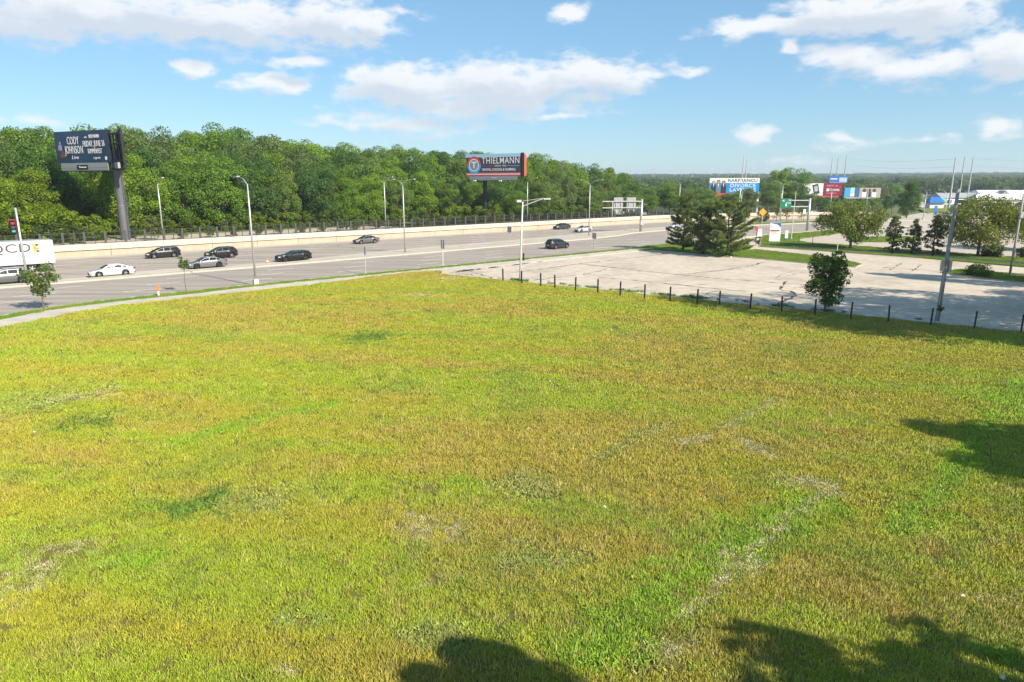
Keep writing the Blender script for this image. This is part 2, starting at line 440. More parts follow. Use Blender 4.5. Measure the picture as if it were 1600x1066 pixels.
sheet('sidewalk', [(p.x, p.y) for p in swin] + [(p.x, p.y) for p in (UN(128, 70.2), UN(100, 70.2), UN(75, 70.2), UN(52, 69.6))] + [(p.x, p.y) for p in reversed(lawn_edge)], .13, M['sidewalk'])
# lane paint
def dash(nf, u0, u1, w=.19, step=12.0, ln=3.6, z=.02, ph=0.0):
    mb = MB(); u = u0 + ph
    while u < u1:
        a, b = UN(u, nf(u)), UN(min(u + ln, u1), nf(min(u + ln, u1))); d = (b - a).normalized(); s = Vector((-d.y, d.x, 0)) * w / 2
        mb.add([(p.x, p.y, z) for p in (a - s, b - s, b + s, a + s)], [(0, 1, 2, 3)]); u += step
    return mb
for i, n0 in enumerate((78.6, 82.4, 86.2)):
    tag(dash(lambda u: n0, -20, 150, ph=i * 3.1).build('lane_marking', M['paint']), kind='structure')
tag(dash(lambda u: 89.4, -20, 118, step=4, ln=4.05, w=.13).build('edge_line', M['paint']), kind='structure')
for i, n0 in enumerate((98.6, 102.4, 106.2, 110.0, 113.8)):
    tag(dash(lambda u: n0 + max(0, u - 60) * .035 * (1 - i / 5), -30, 160, ph=i * 2.7).build('lane_marking', M['paint']), kind='structure')
tag(dash(lambda u: 117.6, -40, 150, step=4, ln=4.05, w=.15).build('edge_line', M['paint']), kind='structure')
tag(dash(lambda u: 95.4 if u < 44 else 95.4 + (u - 44) * .06, -30, 40, step=4, ln=4.05, w=.15).build('edge_line', M['paint']), kind='structure')
# dug-up strip of dirt beside the median, where the kerb was rebuilt
for a, b, c, d in ((8, 20, 92.0, 93.1), (20.5, 29, 91.9, 92.7), (33, 40, 92.3, 93.0)):
    tag(sheet('dirt_patch', [UN(a, c), UN(b, c + .1), UN(b - .8, d), UN(a + .5, d + .1)], .03, M['dirt'], thick=.02), kind='structure')
tag(sheet('concrete_patch', [UN(20, 93.6), UN(30, 93.9), UN(29, 96.2), UN(18.5, 95.8)], .024, M['kerb'], thick=.01), kind='structure')

# ---- old parking lot and drives on the right
post_a, post_b = Vector((-3.0, 79.5, 0)), Vector((38.6, 50.0, 0))
pd = (post_b - post_a).normalized(); pn = Vector((-pd.y, pd.x, 0))          # pn points into the lot
def PL(s, o=0.0, z=0.0):
    p = post_a + pd * s + pn * o; p.z = z; return p
lot = [PL(-6.5, .45), PL(110, .45), (150, 60, 0), (190, 140, 0), (120, 150, 0), G(1600, 417), G(1440, 402), G(1300, 393), G(1190, 386.5), UN(124, 69.9), UN(90, 69.9), UN(66, 69.4)]
sheet('parking_lot', [(p[0], p[1]) for p in lot], .06, M['lot'])
strip('lot_kerb', [PL(s) for s in (-7, 20, 50, 80, 110)], -.55, .5, .16, M['sidewalk'])
# grass islands and lawns across the lot
isl = [G(1128, 399), G(1180, 391.5), G(1240, 398), G(1300, 405), G(1345, 414.5), G(1335, 418.5), G(1280, 414.5), G(1200, 406.5), G(1140, 402)]
pin = [G(985, 390.5), G(1010, 386), G(1060, 381), G(1130, 378), G(1178, 386), G(1160, 397), G(1140, 403), G(1080, 397.5), G(1030, 393)]
islr = [G(1472, 427.5), G(1500, 422.5), G(1560, 428), G(1640, 436), G(1700, 452), G(1600, 443.5), G(1530, 436)]
lawn2 = [G(1188, 384), G(1192, 369.5), G(1240, 366), G(1300, 361), G(1345, 358), G(1345, 361), G(1290, 368.5), G(1250, 373.5), G(1245, 377), G(1262, 380.5), G(1300, 383), G(1360, 387.5), G(1480, 396), G(1560, 402), G(1700, 411), G(1720, 424), G(1600, 411.5), G(1440, 398.5), G(1300, 389.5)]
verge2 = [G(1188, 386.5), G(1300, 394.5), G(1440, 404.5), G(1620, 420.5), G(1620, 417), G(1440, 401.5), G(1300, 392), G(1188, 385)]
isl2 = [G(1322, 376.5), G(1350, 372), G(1400, 370.5), G(1440, 372), G(1440, 376), G(1400, 380.5), G(1340, 380)]
isl3 = [G(1585, 392), G(1620, 383), G(1700, 384), G(1700, 396), G(1620, 396)]
TURF = [('island_turf', isl), ('pine_bed', pin), ('island_turf', islr), ('lawn_strip', lawn2), ('verge', verge2), ('island_turf', isl2), ('island_turf', isl3)]
for nm, poly in TURF:
    c = sum((Vector(p) for p in poly), Vector()) / len(poly)
    sheet('turf_kerb', [c + (Vector(p) - c) * 1.0 + (Vector(p) - c).normalized() * .22 for p in poly], .165, M['kerb'])
    sheet(nm, poly, .19, M['turf'])
# far lots beyond the road
sheet('drive', [G(1245, 377.5), G(1262, 381), G(1300, 383.5), G(1360, 388), G(1480, 396.5), G(1600, 405), G(1750, 416), G(1950, 392), G(1700, 366), G(1480, 357), G(1380, 357.5), G(1340, 361.5), G(1290, 369), G(1252, 374)], .07, M['lot2'])
sheet('far_lot', [G(1360, 352), G(1385, 342), G(1440, 333), G(1475, 330), G(1530, 326), G(1600, 322), G(1760, 322), G(1900, 345), G(1650, 368), G(1480, 360)], .05, M['lot2'])
sheet('far_turf', [G(1436, 327), G(1463, 323), G(1495, 325), G(1500, 330), G(1450, 334)], .22, M['turf'])
sheet('far_road', [G(1415, 322), G(1450, 314), G(1480, 307), G(1492, 307), G(1470, 316), G(1440, 324)], .06, M['lot2'])
sheet('far_turf', [G(1453, 313.5), G(1459, 308), G(1466, 308), G(1467, 314)], .4, M['turf'])
sheet('far_turf', [G(1455, 345), G(1470, 342.5), G(1490, 343), G(1488, 347), G(1465, 348)], .22, M['turf'])

# cracks and sealed joints of the lot, with the odd weed line
def crack(pts, w=.16, seed=0, z=.066, jag=.16):
    rr = random.Random(seed); mb = MB(); P = []
    for a, b in zip(pts, pts[1:]):
        n = max(2, int((b - a).length / .6))
        for i in range(n): P.append(a.lerp(b, i / n))
    P.append(pts[-1]); pr = None
    for i, p in enumerate(P):
        t = (P[min(i + 1, len(P) - 1)] - P[max(i - 1, 0)]).normalized(); s = Vector((-t.y, t.x, 0))
        q = p + s * rr.uniform(-jag, jag); hw = 1.25 * w * rr.uniform(.15, 1.0) * (.3 if rr.random() < .12 else 1) / 2
        cur = (q - s * hw, q + s * hw)
        if pr: mb.add([(v.x, v.y, z) for v in (pr[0], cur[0], cur[1], pr[1])], [(0, 1, 2, 3)])
        pr = cur
    return tag(mb.build('pavement_crack', M['crack']), kind='structure')
def gl(*p): return [G(a, b) for a, b in p]
for i, (pts, w) in enumerate((
        (gl((905, 413), (950, 418), (1000, 424), (1060, 430), (1120, 436), (1180, 440), (1262, 446.5)), .34),
        (gl((936, 434), (1000, 440), (1060, 446), (1120, 452.5), (1165, 456)), .3),
        (gl((800, 427), (850, 421), (905, 413), (960, 407), (1045, 397)), .26), (gl((715, 424), (800, 415), (900, 402), (985, 392)), .34),
        (gl((826, 440), (860, 435.5), (900, 431)), .3), (gl((912, 430), (950, 421)), .22), (gl((1075, 429), (1130, 423), (1165, 418), (1201, 409)), .32),
        (gl((1090, 446), (1113, 443.5)), .3), (gl((1103, 460), (1122, 455)), .3), (gl((975, 455), (1000, 449)), .24),
        (gl((1205, 481), (1222, 473), (1245, 463), (1238, 456)), .55), (gl((1238, 456), (1222, 455), (1218, 451), (1230, 440)), .3), (gl((1240, 451), (1280, 446)), .3),
        (gl((1335, 451), (1400, 455), (1460, 457)), .2), (gl((1390, 423), (1410, 411)), .22), (gl((1425, 425), (1440, 414)), .22), (gl((1250, 446), (1330, 452)), .2),
        (gl((735, 425), (775, 437), (800, 441)), .25), (gl((1210, 436), (1222, 430), (1240, 425)), .1), (gl((1216, 438), (1232, 431), (1255, 427)), .1))):
    crack(pts, w, i)
def kerbcrack(seed):
    rr = random.Random(seed); s = 4.0
    while s < 50:
        l = rr.uniform(1.0, 2.6); crack([PL(s, .62), PL(s + l, .62)], .34, int(s * 10), z=.07, jag=.08); s += l + rr.uniform(.1, 1.2)
kerbcrack(5)

# ---- terrace behind the retaining wall
def terr_z(n): return 1.75 + (0 if n < 150 else min(5.0, (n - 150) * .08))
V, F = [], []
back = [0.35, 6, 13, 20, 28, 40, 60, 90, 130]
wt = walll[:14]
offs = [offset(wt, b) for b in back]
for b, ln in zip(back, offs):
    for p in ln: V.append((p.x, p.y, terr_z(120 + b)))
nn = len(wt)
for i in range(len(back) - 1):
    for k in range(nn - 1): F.append((i * nn + k, i * nn + k + 1, (i + 1) * nn + k + 1, (i + 1) * nn + k))
tag(obj('terrace', np_mesh('terrace', V, F, M['under']), None), kind='structure')
strip('service_road', [UN(u, 120.5) for u in (-60, -20, 20, 60, 78)], 1.2, 12.5, 1.79, M['lot2'])
strip('bank_turf', [UN(u, 120.5) for u in (-60, -20, 20, 60, 90)], 12.5, 18.5, 1.83, M['turf'])

# retaining wall: panels and proud parapet pieces
wall_t = thing('retaining_wall', 'long pale concrete retaining wall with lighter parapet along the highway', 'wall')
def along(line):
    L_ = [0.0]
    for a, b in zip(line, line[1:]): L_.append(L_[-1] + (b - a).length)
    def f(s):
        for i in range(len(L_) - 1):
            if s <= L_[i + 1] or i == len(L_) - 2:
                t = (s - L_[i]) / (L_[i + 1] - L_[i]); d = (line[i + 1] - line[i]).normalized()
                return line[i].lerp(line[i + 1], t), d
    return f, L_[-1]
wf, wl = along(walll)
def seg(line_f, s0, s1, o0, o1, z0, z1, o0t=None):
    a, d = line_f(s0); b, d2 = line_f(s1); n0 = Vector((-d.y, d.x, 0)); n1 = Vector((-d2.y, d2.x, 0)); o0t = o0 if o0t is None else o0t
    mb = MB(); vs = []
    for p, n in ((a, n0), (b, n1)):
        for o, z in ((o0, z0), (o1, z0), (o1, z1), (o0t, z1)): q = p + n * o; vs.append((q.x, q.y, z))
    return mb.add(vs, [(0, 1, 2, 3), (7, 6, 5, 4), (0, 4, 5, 1), (1, 5, 6, 2), (2, 6, 7, 3), (3, 7, 4, 0)])
s = 0.0
while s < wl - 8:
    e = s + 7.6
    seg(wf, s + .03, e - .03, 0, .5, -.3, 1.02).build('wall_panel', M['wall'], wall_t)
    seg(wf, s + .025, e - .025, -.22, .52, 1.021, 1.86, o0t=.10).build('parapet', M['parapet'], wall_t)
    s = e
# fence along the top of the wall
fence_t = thing('steel_fence', 'dark steel fence with broad posts on top of the retaining wall', 'fence')
pm = MB().box((0, 0, .95), (.30, .16, 1.9)).add([(-.15, -.08, 1.9), (.15, -.08, 1.9), (.15, .08, 1.9), (-.15, .08, 1.9), (0, 0, 1.97)], [(0, 1, 4), (1, 2, 4), (2, 3, 4), (3, 0, 4)])
proto = None; thin = None
s = 30.0; k = 0; ZF = 1.84
pick = MB()
while s < wl - 8:
    p, d = wf(s); n = Vector((-d.y, d.x, 0)); q = p + n * .75; rz = math.atan2(d.y, d.x)
    if proto is None: proto = pm.build('post', M['fencep'], fence_t)
    o = proto if k == 0 else proto.copy()
    if k: COL.objects.link(o); o.parent = fence_t
    o.location = (q.x, q.y, ZF - .1); o.rotation_euler = (0, 0, rz)
    p2, _ = wf(s + 2.8); q2 = p2 + n * .75
    rail = MB()
    for z in (ZF + .12, ZF + .95, ZF + 1.72):
        rail.tube([(q.x, q.y, z), (q2.x, q2.y, z)], .035, 4)
    rail.build('rail', M['fence'], fence_t)
    far = s > 118
    m2 = (q + q2) / 2
    if not far:
        if thin is None: thin = MB().box((0, 0, .93), (.09, .07, 1.86)).build('thin_post', M['fence'], fence_t); t = thin
        else: t = thin.copy(); COL.objects.link(t); t.parent = fence_t
        t.location = (m2.x, m2.y, ZF - .1); t.rotation_euler = (0, 0, rz)
    for i in range(1, 9 if far else 24):
        r = q.lerp(q2, i / (9 if far else 24)); pick.box((r.x, r.y, ZF + .9), (.045, .04, 1.75) if far else (.008, .008, 1.7), rz)
    s += 2.8; k += 1
tag(pick.build('pickets', M['fence'], fence_t), kind='stuff')

# ================================================================== LAWN
lawn_poly = [(p.x, p.y) for p in lawn_edge] + [(PL(s, -.5).x, PL(s, -.5).y) for s in (-7.5, 10, 30, 50, 110)] + [(95, -10), (60, -45), (-60, -45)]
sheet('lawn', lawn_poly, .10, M['soil'])
rng = np.random.default_rng(11)
def blade_clump(name, seed, n, r, hmin, hmax, w, lean, m):
    g = np.random.default_rng(seed); V = []; F3 = []
    for i in range(n):
        a = g.uniform(0, 6.283); rad = r * math.sqrt(g.uniform()); x, y = rad * math.cos(a), rad * math.sin(a)
        h = g.uniform(hmin, hmax); b = g.uniform(0, 6.283); l = h * g.uniform(.05, lean); q = g.uniform(0, 6.283)
        dx, dy = math.cos(q) * w, math.sin(q) * w; lx, ly = math.cos(b) * l, math.sin(b) * l
        o = len(V)
        V += [(x - dx, y - dy, 0), (x + dx, y + dy, 0), (x + lx * .4 + dx * .8, y + ly * .4 + dy * .8, h * .6), (x + lx * .4 - dx * .8, y + ly * .4 - dy * .8, h * .6), (x + lx, y + ly, h)]
        F3 += [(o, o + 1, o + 2), (o, o + 2, o + 3), (o + 3, o + 2, o + 4)]
    return bpy.data.objects.new(name, np_mesh(name, V, F3, m))
def scatter(name, pts, scale, rot, idx, tint, coll, label, cat, kind='stuff', parent=None):
    me = bpy.data.meshes.new(name); n = len(pts)
    me.vertices.add(n); me.vertices.foreach_set('co', np.asarray(pts, np.float32).ravel())
    for an, ty, arr, key in (('scl', 'FLOAT_VECTOR', scale, 'vector'), ('rot', 'FLOAT_VECTOR', rot, 'vector'), ('idx', 'INT', idx, 'value'), ('tint', 'FLOAT_COLOR', tint, 'color')):
        at = me.attributes.new(an, ty, 'POINT'); arr = np.asarray(arr, np.int32 if ty == 'INT' else np.float32); at.data.foreach_set(key, arr.ravel())
    ng = bpy.data.node_groups.new(name, 'GeometryNodeTree')
    ng.interface.new_socket('Geometry', in_out='INPUT', socket_type='NodeSocketGeometry'); ng.interface.new_socket('Geometry', in_out='OUTPUT', socket_type='NodeSocketGeometry')
    N, L = ng.nodes, ng.links
    gi, go = N.new('NodeGroupInput'), N.new('NodeGroupOutput')
    ci = N.new('GeometryNodeCollectionInfo'); ci.inputs['Collection'].default_value = coll; ci.inputs['Separate Children'].default_value = True; ci.inputs['Reset Children'].default_value = True
    ip = N.new('GeometryNodeInstanceOnPoints'); ip.inputs['Pick Instance'].default_value = True
    def at(nm, ty):
        a = N.new('GeometryNodeInputNamedAttribute'); a.data_type = ty; a.inputs['Name'].default_value = nm; return a.outputs[0]
    mp = N.new('GeometryNodeMeshToPoints')
    L.new(gi.outputs[0], mp.inputs[0]); L.new(mp.outputs[0], ip.inputs['Points']); L.new(ci.outputs[0], ip.inputs['Instance'])
    L.new(at('idx', 'INT'), ip.inputs['Instance Index']); L.new(at('rot', 'FLOAT_VECTOR'), ip.inputs['Rotation']); L.new(at('scl', 'FLOAT_VECTOR'), ip.inputs['Scale'])
    L.new(ip.outputs[0], go.inputs[0])
    o = bpy.data.objects.new(name, me); COL.objects.link(o)
    md = o.modifiers.new('scatter', 'NODES'); md.node_group = ng
    if parent: o.parent = parent
    return tag(o, label, cat, kind=kind)
gcoll = bpy.data.collections.new('clumps')
for i in range(6): gcoll.objects.link(blade_clump('clump', 40 + i, 50, .20, .04, .125, .0066, .8, BLADE))
for i in range(3): gcoll.objects.link(blade_clump('weed', 60 + i, 30, .20, .03, .10, .022, 1.6, BLADE))
for i in range(2): gcoll.objects.link(blade_clump('xstalk', 80 + i, 9, .24, .13, .25, .006, .45, BLADE))

def wedge_points(dens):                              # dens(d) clumps per square metre
    out = []
    for x0 in range(-60, 64, 4):
        for y0 in range(6, 92, 4):
            cx, cy = x0 + 2, y0 + 2; d = math.hypot(cx, cy)
            if abs(cx) > cy * .86 + 7 or cy < 8: continue
            n = rng.poisson(16 * dens(d))
            out.append(np.column_stack([x0 + 4 * rng.random(n), y0 + 4 * rng.random(n)]))
    return np.vstack(out)
P = wedge_points(lambda d: 44 if d < 24 else (30 if d < 36 else (18 if d < 52 else 12)))
P = P[inside(P[:, 0], P[:, 1], lawn_poly)]
x, y = P[:, 0], P[:, 1]; D = np.hypot(x, y)
# patches read off the photograph: (px, py, half-width px, half-height px, kind)
PATCH = [(570, 529, 46, 7, 'clover'), (310, 795, 66, 26, 'clover'), (70, 628, 66, 24, 'weed'), (132, 664, 34, 10, 'clover'), (735, 762, 30, 10, 'lush'), (215, 878, 40, 9, 'lush'), (1550, 1035, 50, 18, 'lush'), (1600, 640, 70, 26, 'lush'), (1440, 805, 60, 24, 'lush'),
         (138, 622, 42, 9, 'bare'), (668, 828, 46, 22, 'bare'), (30, 905, 60, 30, 'bare'), (85, 862, 44, 12, 'bare'), (1180, 705, 26, 12, 'bare'), (1275, 765, 34, 13, 'bare'), (1065, 940, 22, 7, 'bare'), (1065, 1015, 54, 16, 'bare'), (1150, 880, 30, 20, 'bare'),
         (1555, 943, 26, 14, 'bare'), (440, 1056, 24, 10, 'bare'), (660, 464, 36, 3, 'bare'), (706, 437, 18, 3, 'bare'), (1000, 690, 44, 14, 'weed'), (830, 765, 60, 24, 'weed'), (860, 880, 70, 30, 'weed'), (700, 1000, 70, 26, 'weed'), (480, 965, 50, 18, 'weed'),
         (400, 790, 80, 30, 'weed'), (925, 648, 40, 8, 'red'), (1000, 1040, 60, 20, 'weed'), (1050, 540, 40, 10, 'red'), (1000, 600, 80, 14, 'red'), (1330, 560, 60, 8, 'red'), (1300, 700, 200, 50, 'red'), (1350, 880, 200, 60, 'red'), (760, 850, 120, 40, 'red'), (100, 720, 120, 30, 'red')]
TRACK = [([(1260, 790), (1180, 838), (1100, 885), (1010, 950), (930, 1010)], 1.25, 'lush'), ([(1310, 762), (1225, 818), (1170, 868), (1120, 925), (1075, 965)], .24, 'bare'), ([(1215, 630), (1140, 665), (1075, 698)], .34, 'bare'), ([(1040, 665), (940, 722)], .5, 'weed'),
         ([(520, 636), (420, 655), (290, 695)], .7, 'lush'), ([(1600, 600), (1540, 660), (1460, 790), (1400, 830)], .6, 'lush'), ([(640, 930), (720, 900)], .12, 'bare'), ([(1150, 690), (1215, 722)], .25, 'bare')]
mask = {k: np.zeros(len(P)) for k in ('clover', 'lush', 'bare', 'weed', 'red')}
wx, wy = (fbm(x * .9, y * .9, 5) - .5), (fbm(x * .9, y * .9, 9) - .5)
rag = (fbm(x * 3.1, y * 3.1, 31) - .5) * 2.2 + (fbm(x * 1.2, y * 1.2, 37) - .5) * 1.2
for px, py, hw, hh, k in PATCH:
    c = G(px, py); ex = abs(G(px + hw, py).x - c.x); ey = abs(G(px, py - hh).y - G(px, py + hh).y) / 2
    r = np.hypot((x + wx * 2.0 * min(1, ex) - c.x) / ex, (y + wy * 2.0 * min(1, ey) - c.y) / ey) + rag
    mask[k] = np.maximum(mask[k], np.clip(1.25 - r, 0, 1) * (np.hypot((x - c.x) / ex, (y - c.y) / ey) < 2.2))
for pts, w, k in TRACK:
    q = [G(*p) for p in pts]; dm = np.full(len(P), 99.0)
    for a, b in zip(q, q[1:]):
        dx, dy = b.x - a.x, b.y - a.y; t = np.clip(((x - a.x) * dx + (y - a.y) * dy) / (dx * dx + dy * dy), 0, 1)
        dm = np.minimum(dm, np.hypot(x + wx * w - a.x - t * dx, y + wy * w - a.y - t * dy))
    mask[k] = np.maximum(mask[k], np.clip(1.15 - dm / w - rag * .8, 0, 1) * (dm < 2.5 * w))
n1 = fbm(x * .085, y * .085, 1); n2 = fbm(x * .16 + 40, y * .30, 2); n3 = fbm(x * .7, y * .7, 3); n4 = fbm(x * 2.4, y * 2.4, 4)
stripe = fbm((x * .96 - y * .28) * .06 + 3, (x * .28 + y * .96) * .42, 17, 3)
def cmix(a, b, t): return a * (1 - t[:, None]) + np.asarray(b)[None, :] * t[:, None]
sm = lambda v, a, b: np.clip((v - a) / (b - a), 0, 1)
T = np.tile(np.array([[.420, .412, .036]]), (len(P), 1))
T = cmix(T, (.330, .450, .030), sm(n2 * .35 + stripe * .65, .46, .60) * .7)
T = cmix(T, (.430, .350, .062), sm(n1 * .45 + n3 * .2 + (1 - stripe) * .35, .48, .60) * .65 + mask['red'] * .3)
T = cmix(T, (.420, .300, .085), sm(n3, .64, .82) * .35)
T = cmix(T, (.50, .44, .15), sm(n4, .60, .80) * .45)
T = cmix(T, (.22, .32, .045), sm(fbm(x * .33, y * .33, 23), .60, .74) * .45)
T = cmix(T, (.28, .33, .11), mask['weed'] * .6)
T = cmix(T, (.25, .43, .026), np.clip(mask['lush'] * 1.2, 0, 1) * .8)
T = cmix(T, (.12, .22, .03), np.clip(mask['clover'] * 1.4, 0, .9))
T = cmix(T, (.72, .63, .42), np.clip(mask['bare'] * 1.3, 0, .8) * (rng.random(len(P)) < .55))
T *= .94 * (1 + (rng.random(len(P)) - .5) * .36)[:, None]
wd = np.clip(mask['clover'] * 1.3 + mask['weed'] * .5 + mask['lush'] * .2, 0, 1) > rng.random(len(P))
hs = (.75 + .6 * n3 + .25 * sm(n4, .5, .7)) * (1 + .25 * mask['lush']) * np.clip(1 - mask['bare'] * .8, .3, 1)
ws = np.where(D < 24, 1.0, np.where(D < 36, 1.25, np.where(D < 52, 1.6, 2.0))) * rng.uniform(.85, 1.2, len(P))
thinout = rng.random(len(P)) > mask['bare'] * .2
idx = np.where(wd, 6 + rng.integers(0, 3, len(P)), rng.integers(0, 6, len(P)))
stalk = (rng.random(len(P)) < .03 + .10 * sm(n1, .45, .6)) & (mask['bare'] < .1) & ~wd
idx = np.where(stalk, 9 + rng.integers(0, 2, len(P)), idx); T[stalk] = T[stalk] * .5 + np.array([.42, .29, .12]) * .5
rot = np.column_stack([rng.normal(0, .08, len(P)), rng.normal(0, .08, len(P)), rng.random(len(P)) * 6.283])
S = np.column_stack([ws, ws, hs * (1 + .10 * (ws - 1))])
kk = thinout
scatter('grass', np.column_stack([P, np.full(len(P), .10)])[kk], S[kk], rot[kk], idx[kk], np.column_stack([T, np.ones(len(P))])[kk], gcoll, 'patchy yellow green grass and weeds covering the whole vacant lot', 'grass')
# mown turf on islands, strips and verges
pts = []
for poly, z, dn in [(isl, .19, 12), (islr, .19, 12), (lawn2, .19, 6), (verge2, .19, 6), (isl2, .19, 4), (medg, .20, 3), (pin, .19, 5)]:
    a = np.array([(p[0], p[1]) for p in poly]); lo, hi = a.min(0), a.max(0); n = int((hi - lo).prod() * dn)
    q = lo + rng.random((n, 2)) * (hi - lo); q = q[inside(q[:, 0], q[:, 1], poly)]
    pts.append(np.column_stack([q, np.full(len(q), z)]))
vl = offset(curb, -1.15)
for a, b in zip(vl[2:13], vl[3:14]):
    n = int((b - a).length * 16); t = rng.random(n)[:, None]; dd = (b - a).normalized(); o = rng.uniform(-.68, .68, n)[:, None]
    q = np.array(a)[None, :2] * (1 - t) + np.array(b)[None, :2] * t + np.array([[-dd.y, dd.x]]) * o; pts.append(np.column_stack([q, np.full(n, .118)]))
Q = np.vstack(pts); n = len(Q); g1 = fbm(Q[:, 0] * .3, Q[:, 1] * .3, 6)
tq = cmix(np.tile([[.20, .27, .03]], (n, 1)), (.13, .25, .02), sm(g1, .4, .65)); tq *= (1 + (rng.random(n) - .5) * .3)[:, None]
scatter('turf_grass', Q, np.column_stack([np.full(n, 1.9)] * 2 + [rng.uniform(.8, 1.3, n)]), np.column_stack([np.zeros(n), np.zeros(n), rng.random(n) * 6.28]), rng.integers(0, 6, n), np.column_stack([tq, np.ones(n)]), gcoll, 'short green mown grass on the islands, verges and strips', 'grass')
# weeds along the lot kerb
wp = np.array([PL(float(s), float(o))[:2] for s, o in zip(np.concatenate([rng.normal(c, w, k) for c, w, k in ((4.6, .7, 40), (14, .4, 14), (18.5, .6, 18), (22, .5, 20), (25, .8, 40), (33, .4, 14), (37, .4, 14), (10, 5, 20), (30, 9, 30))]), rng.normal(.15, .28, 210))])
n = len(wp); scatter('kerb_weeds', np.column_stack([wp, np.full(n, .15)]), np.column_stack([rng.uniform(.6, 1.4, (n, 1))] * 2 + [rng.uniform(1.2, 3.2, n)]), np.column_stack([np.zeros(n), np.zeros(n), rng.random(n) * 6.28]), rng.integers(0, 9, n),
    np.column_stack([np.tile([[.10, .19, .03]], (n, 1)) * rng.uniform(.6, 1.3, (n, 1)), np.ones(n)]), gcoll, 'scruffy weeds sprouting along the kerb under the bare fence posts', 'weeds')

SCRAP = mat('pale_scrap', (.48, .45, .38), .8, var=.15, vs=5)
for i, (px, py, lab) in enumerate(((859, 598, 'small pale scrap of litter near the middle of the lawn'), (944, 795, 'pale scrap of litter right of the straw patch on the lawn'), (1503, 935, 'pale scrap of litter low on the right of the lawn'), (54, 678, 'pale scrap of litter by the dark clover at far left'), (826, 672, 'tiny pale scrap on the bright green part of the lawn'), (1566, 1063, 'pale scrap at the bottom right corner of the lawn'))):
    g_ = random.Random(i); tag(MB().add([(g_.uniform(-.03, .03) + .075 * math.cos(a), g_.uniform(-.03, .03) + .06 * math.sin(a), g_.uniform(.06, .10)) for a in np.linspace(0, 5.4, 7)] + [(0, 0, .14), (0, 0, .0)], [(k, (k + 1) % 7, 7) for k in range(7)] + [((k + 1) % 7, k, 8) for k in range(7)]).build('litter', SCRAP, loc=G(px, py, .1)), lab, 'litter', 'litter on the lawn')

# ================================================================== TREES
def leaves(C, Nn, size, g, aspect=.75):
    """rhombic leaf faces at C facing roughly Nn"""
    n = len(C); t = g.normal(size=(n, 3)); Nn = Nn / (np.linalg.norm(Nn, axis=1, keepdims=True) + 1e-9)
    a = np.cross(Nn, t); a /= np.linalg.norm(a, axis=1, keepdims=True) + 1e-9; b = np.cross(Nn, a)
    s = (size * g.uniform(.6, 1.35, n))[:, None] / 2
    a = a * s; b = b * s * aspect
    V = np.stack([C - a, C - b + Nn * s * .2, C + a, C + b + Nn * s * .2], 1).reshape(-1, 3)
    return V, np.arange(4 * n).reshape(n, 4)
def crown_mesh(name, seed, h0, h1, rx, nclump, nleaf, leaf, shape='round', clr=(.22, .36), fill=.45, flat=.8):
    g = np.random.default_rng(seed); ch = h1 - h0; VV = []; NN = []; cents = []
    for i in range(nclump):
        for _ in range(30):
            p = g.uniform(-1, 1, 3); r = np.linalg.norm(p)
            if r < 1 and r > fill: break
        z = (p[2] + 1) / 2
        if shape == 'round': w = 1.0
        elif shape == 'egg': w = 1.12 - .45 * z
        elif shape == 'vase': w = .55 + .65 * z
        elif shape == 'cone': w = 1.15 - 1.0 * z
        c = np.array([p[0] * rx * w, p[1] * rx * w, h0 + z * ch]); cr = rx * g.uniform(*clr) * (.75 if shape == 'cone' else 1)
        c += g.normal(0, .06, 3) * rx
        c[2] = max(c[2], h0 + cr * .3)
        cents.append((c, cr)); k = int(nleaf * (cr / (rx * clr[1])) ** 2) + 4
        d = g.normal(size=(k, 3)); d[:, 2] += .35; d /= np.linalg.norm(d, axis=1, keepdims=True)
        rr = cr * g.uniform(.55, 1.08, k) ** .7
        pt = c + d * rr[:, None] * np.array([1, 1, flat]); VV.append(pt); NN.append(d + g.normal(0, .55, (k, 3)) + np.array([0, 0, .25]))
    C, Nn = np.vstack(VV), np.vstack(NN)
    V, F = leaves(C, Nn, leaf, g)
    return np_mesh(name, V, F, LEAF), cents
def trunk_mesh(cents, h, r, base, seed, m, forks=7, lean=.03):
    rr = random.Random(seed); mb = MB(); top = h
    ax = [Vector((0, 0, 0)), Vector((rr.uniform(-lean, lean) * base, rr.uniform(-lean, lean) * base, base * .5)), Vector((rr.uniform(-lean, lean) * base, rr.uniform(-lean, lean) * base, base)), Vector((rr.uniform(-.05, .05) * h, rr.uniform(-.05, .05) * h, base + (top - base) * .6))]
    mb.tube([ax[0] - Vector((0, 0, .25))] + ax, [r * 1.45, r * 1.15, r * .95, r * .82, r * .25], 7)
    for c, cr in rr.sample(cents, min(forks, len(cents))):
        c = Vector(c); s = ax[2].lerp(ax[3], rr.uniform(-.15, .7)); s.z = min(s.z, c.z - .1)
        mid = s.lerp(c, .5) + Vector((0, 0, -.06 * (c - s).length))
        mb.tube([s, mid, c], [r * .5, r * .32, r * .1], 5)
    return mb.build_mesh(m)
def build_mesh(self, m, name='trunk'):
    me = bpy.data.meshes.new(name); me.from_pydata(self.v, [], self.f); me.update(); me.materials.append(m)
    me.polygons.foreach_set('use_smooth', [True] * len(me.polygons)); return me
MB.build_mesh = build_mesh
class Kind:
    def __init__(s, seed, h, rx, h0, r, shape, ncl, nlf, leaf, bark='bark', base=None, **k):
        s.h = h; s.crown, c = crown_mesh('crown', seed, h0, h, rx, ncl, nlf, leaf, shape, **k)
        s.trunk = trunk_mesh(c, h, r, base or h0 * 1.1, seed, M[bark], forks=10)
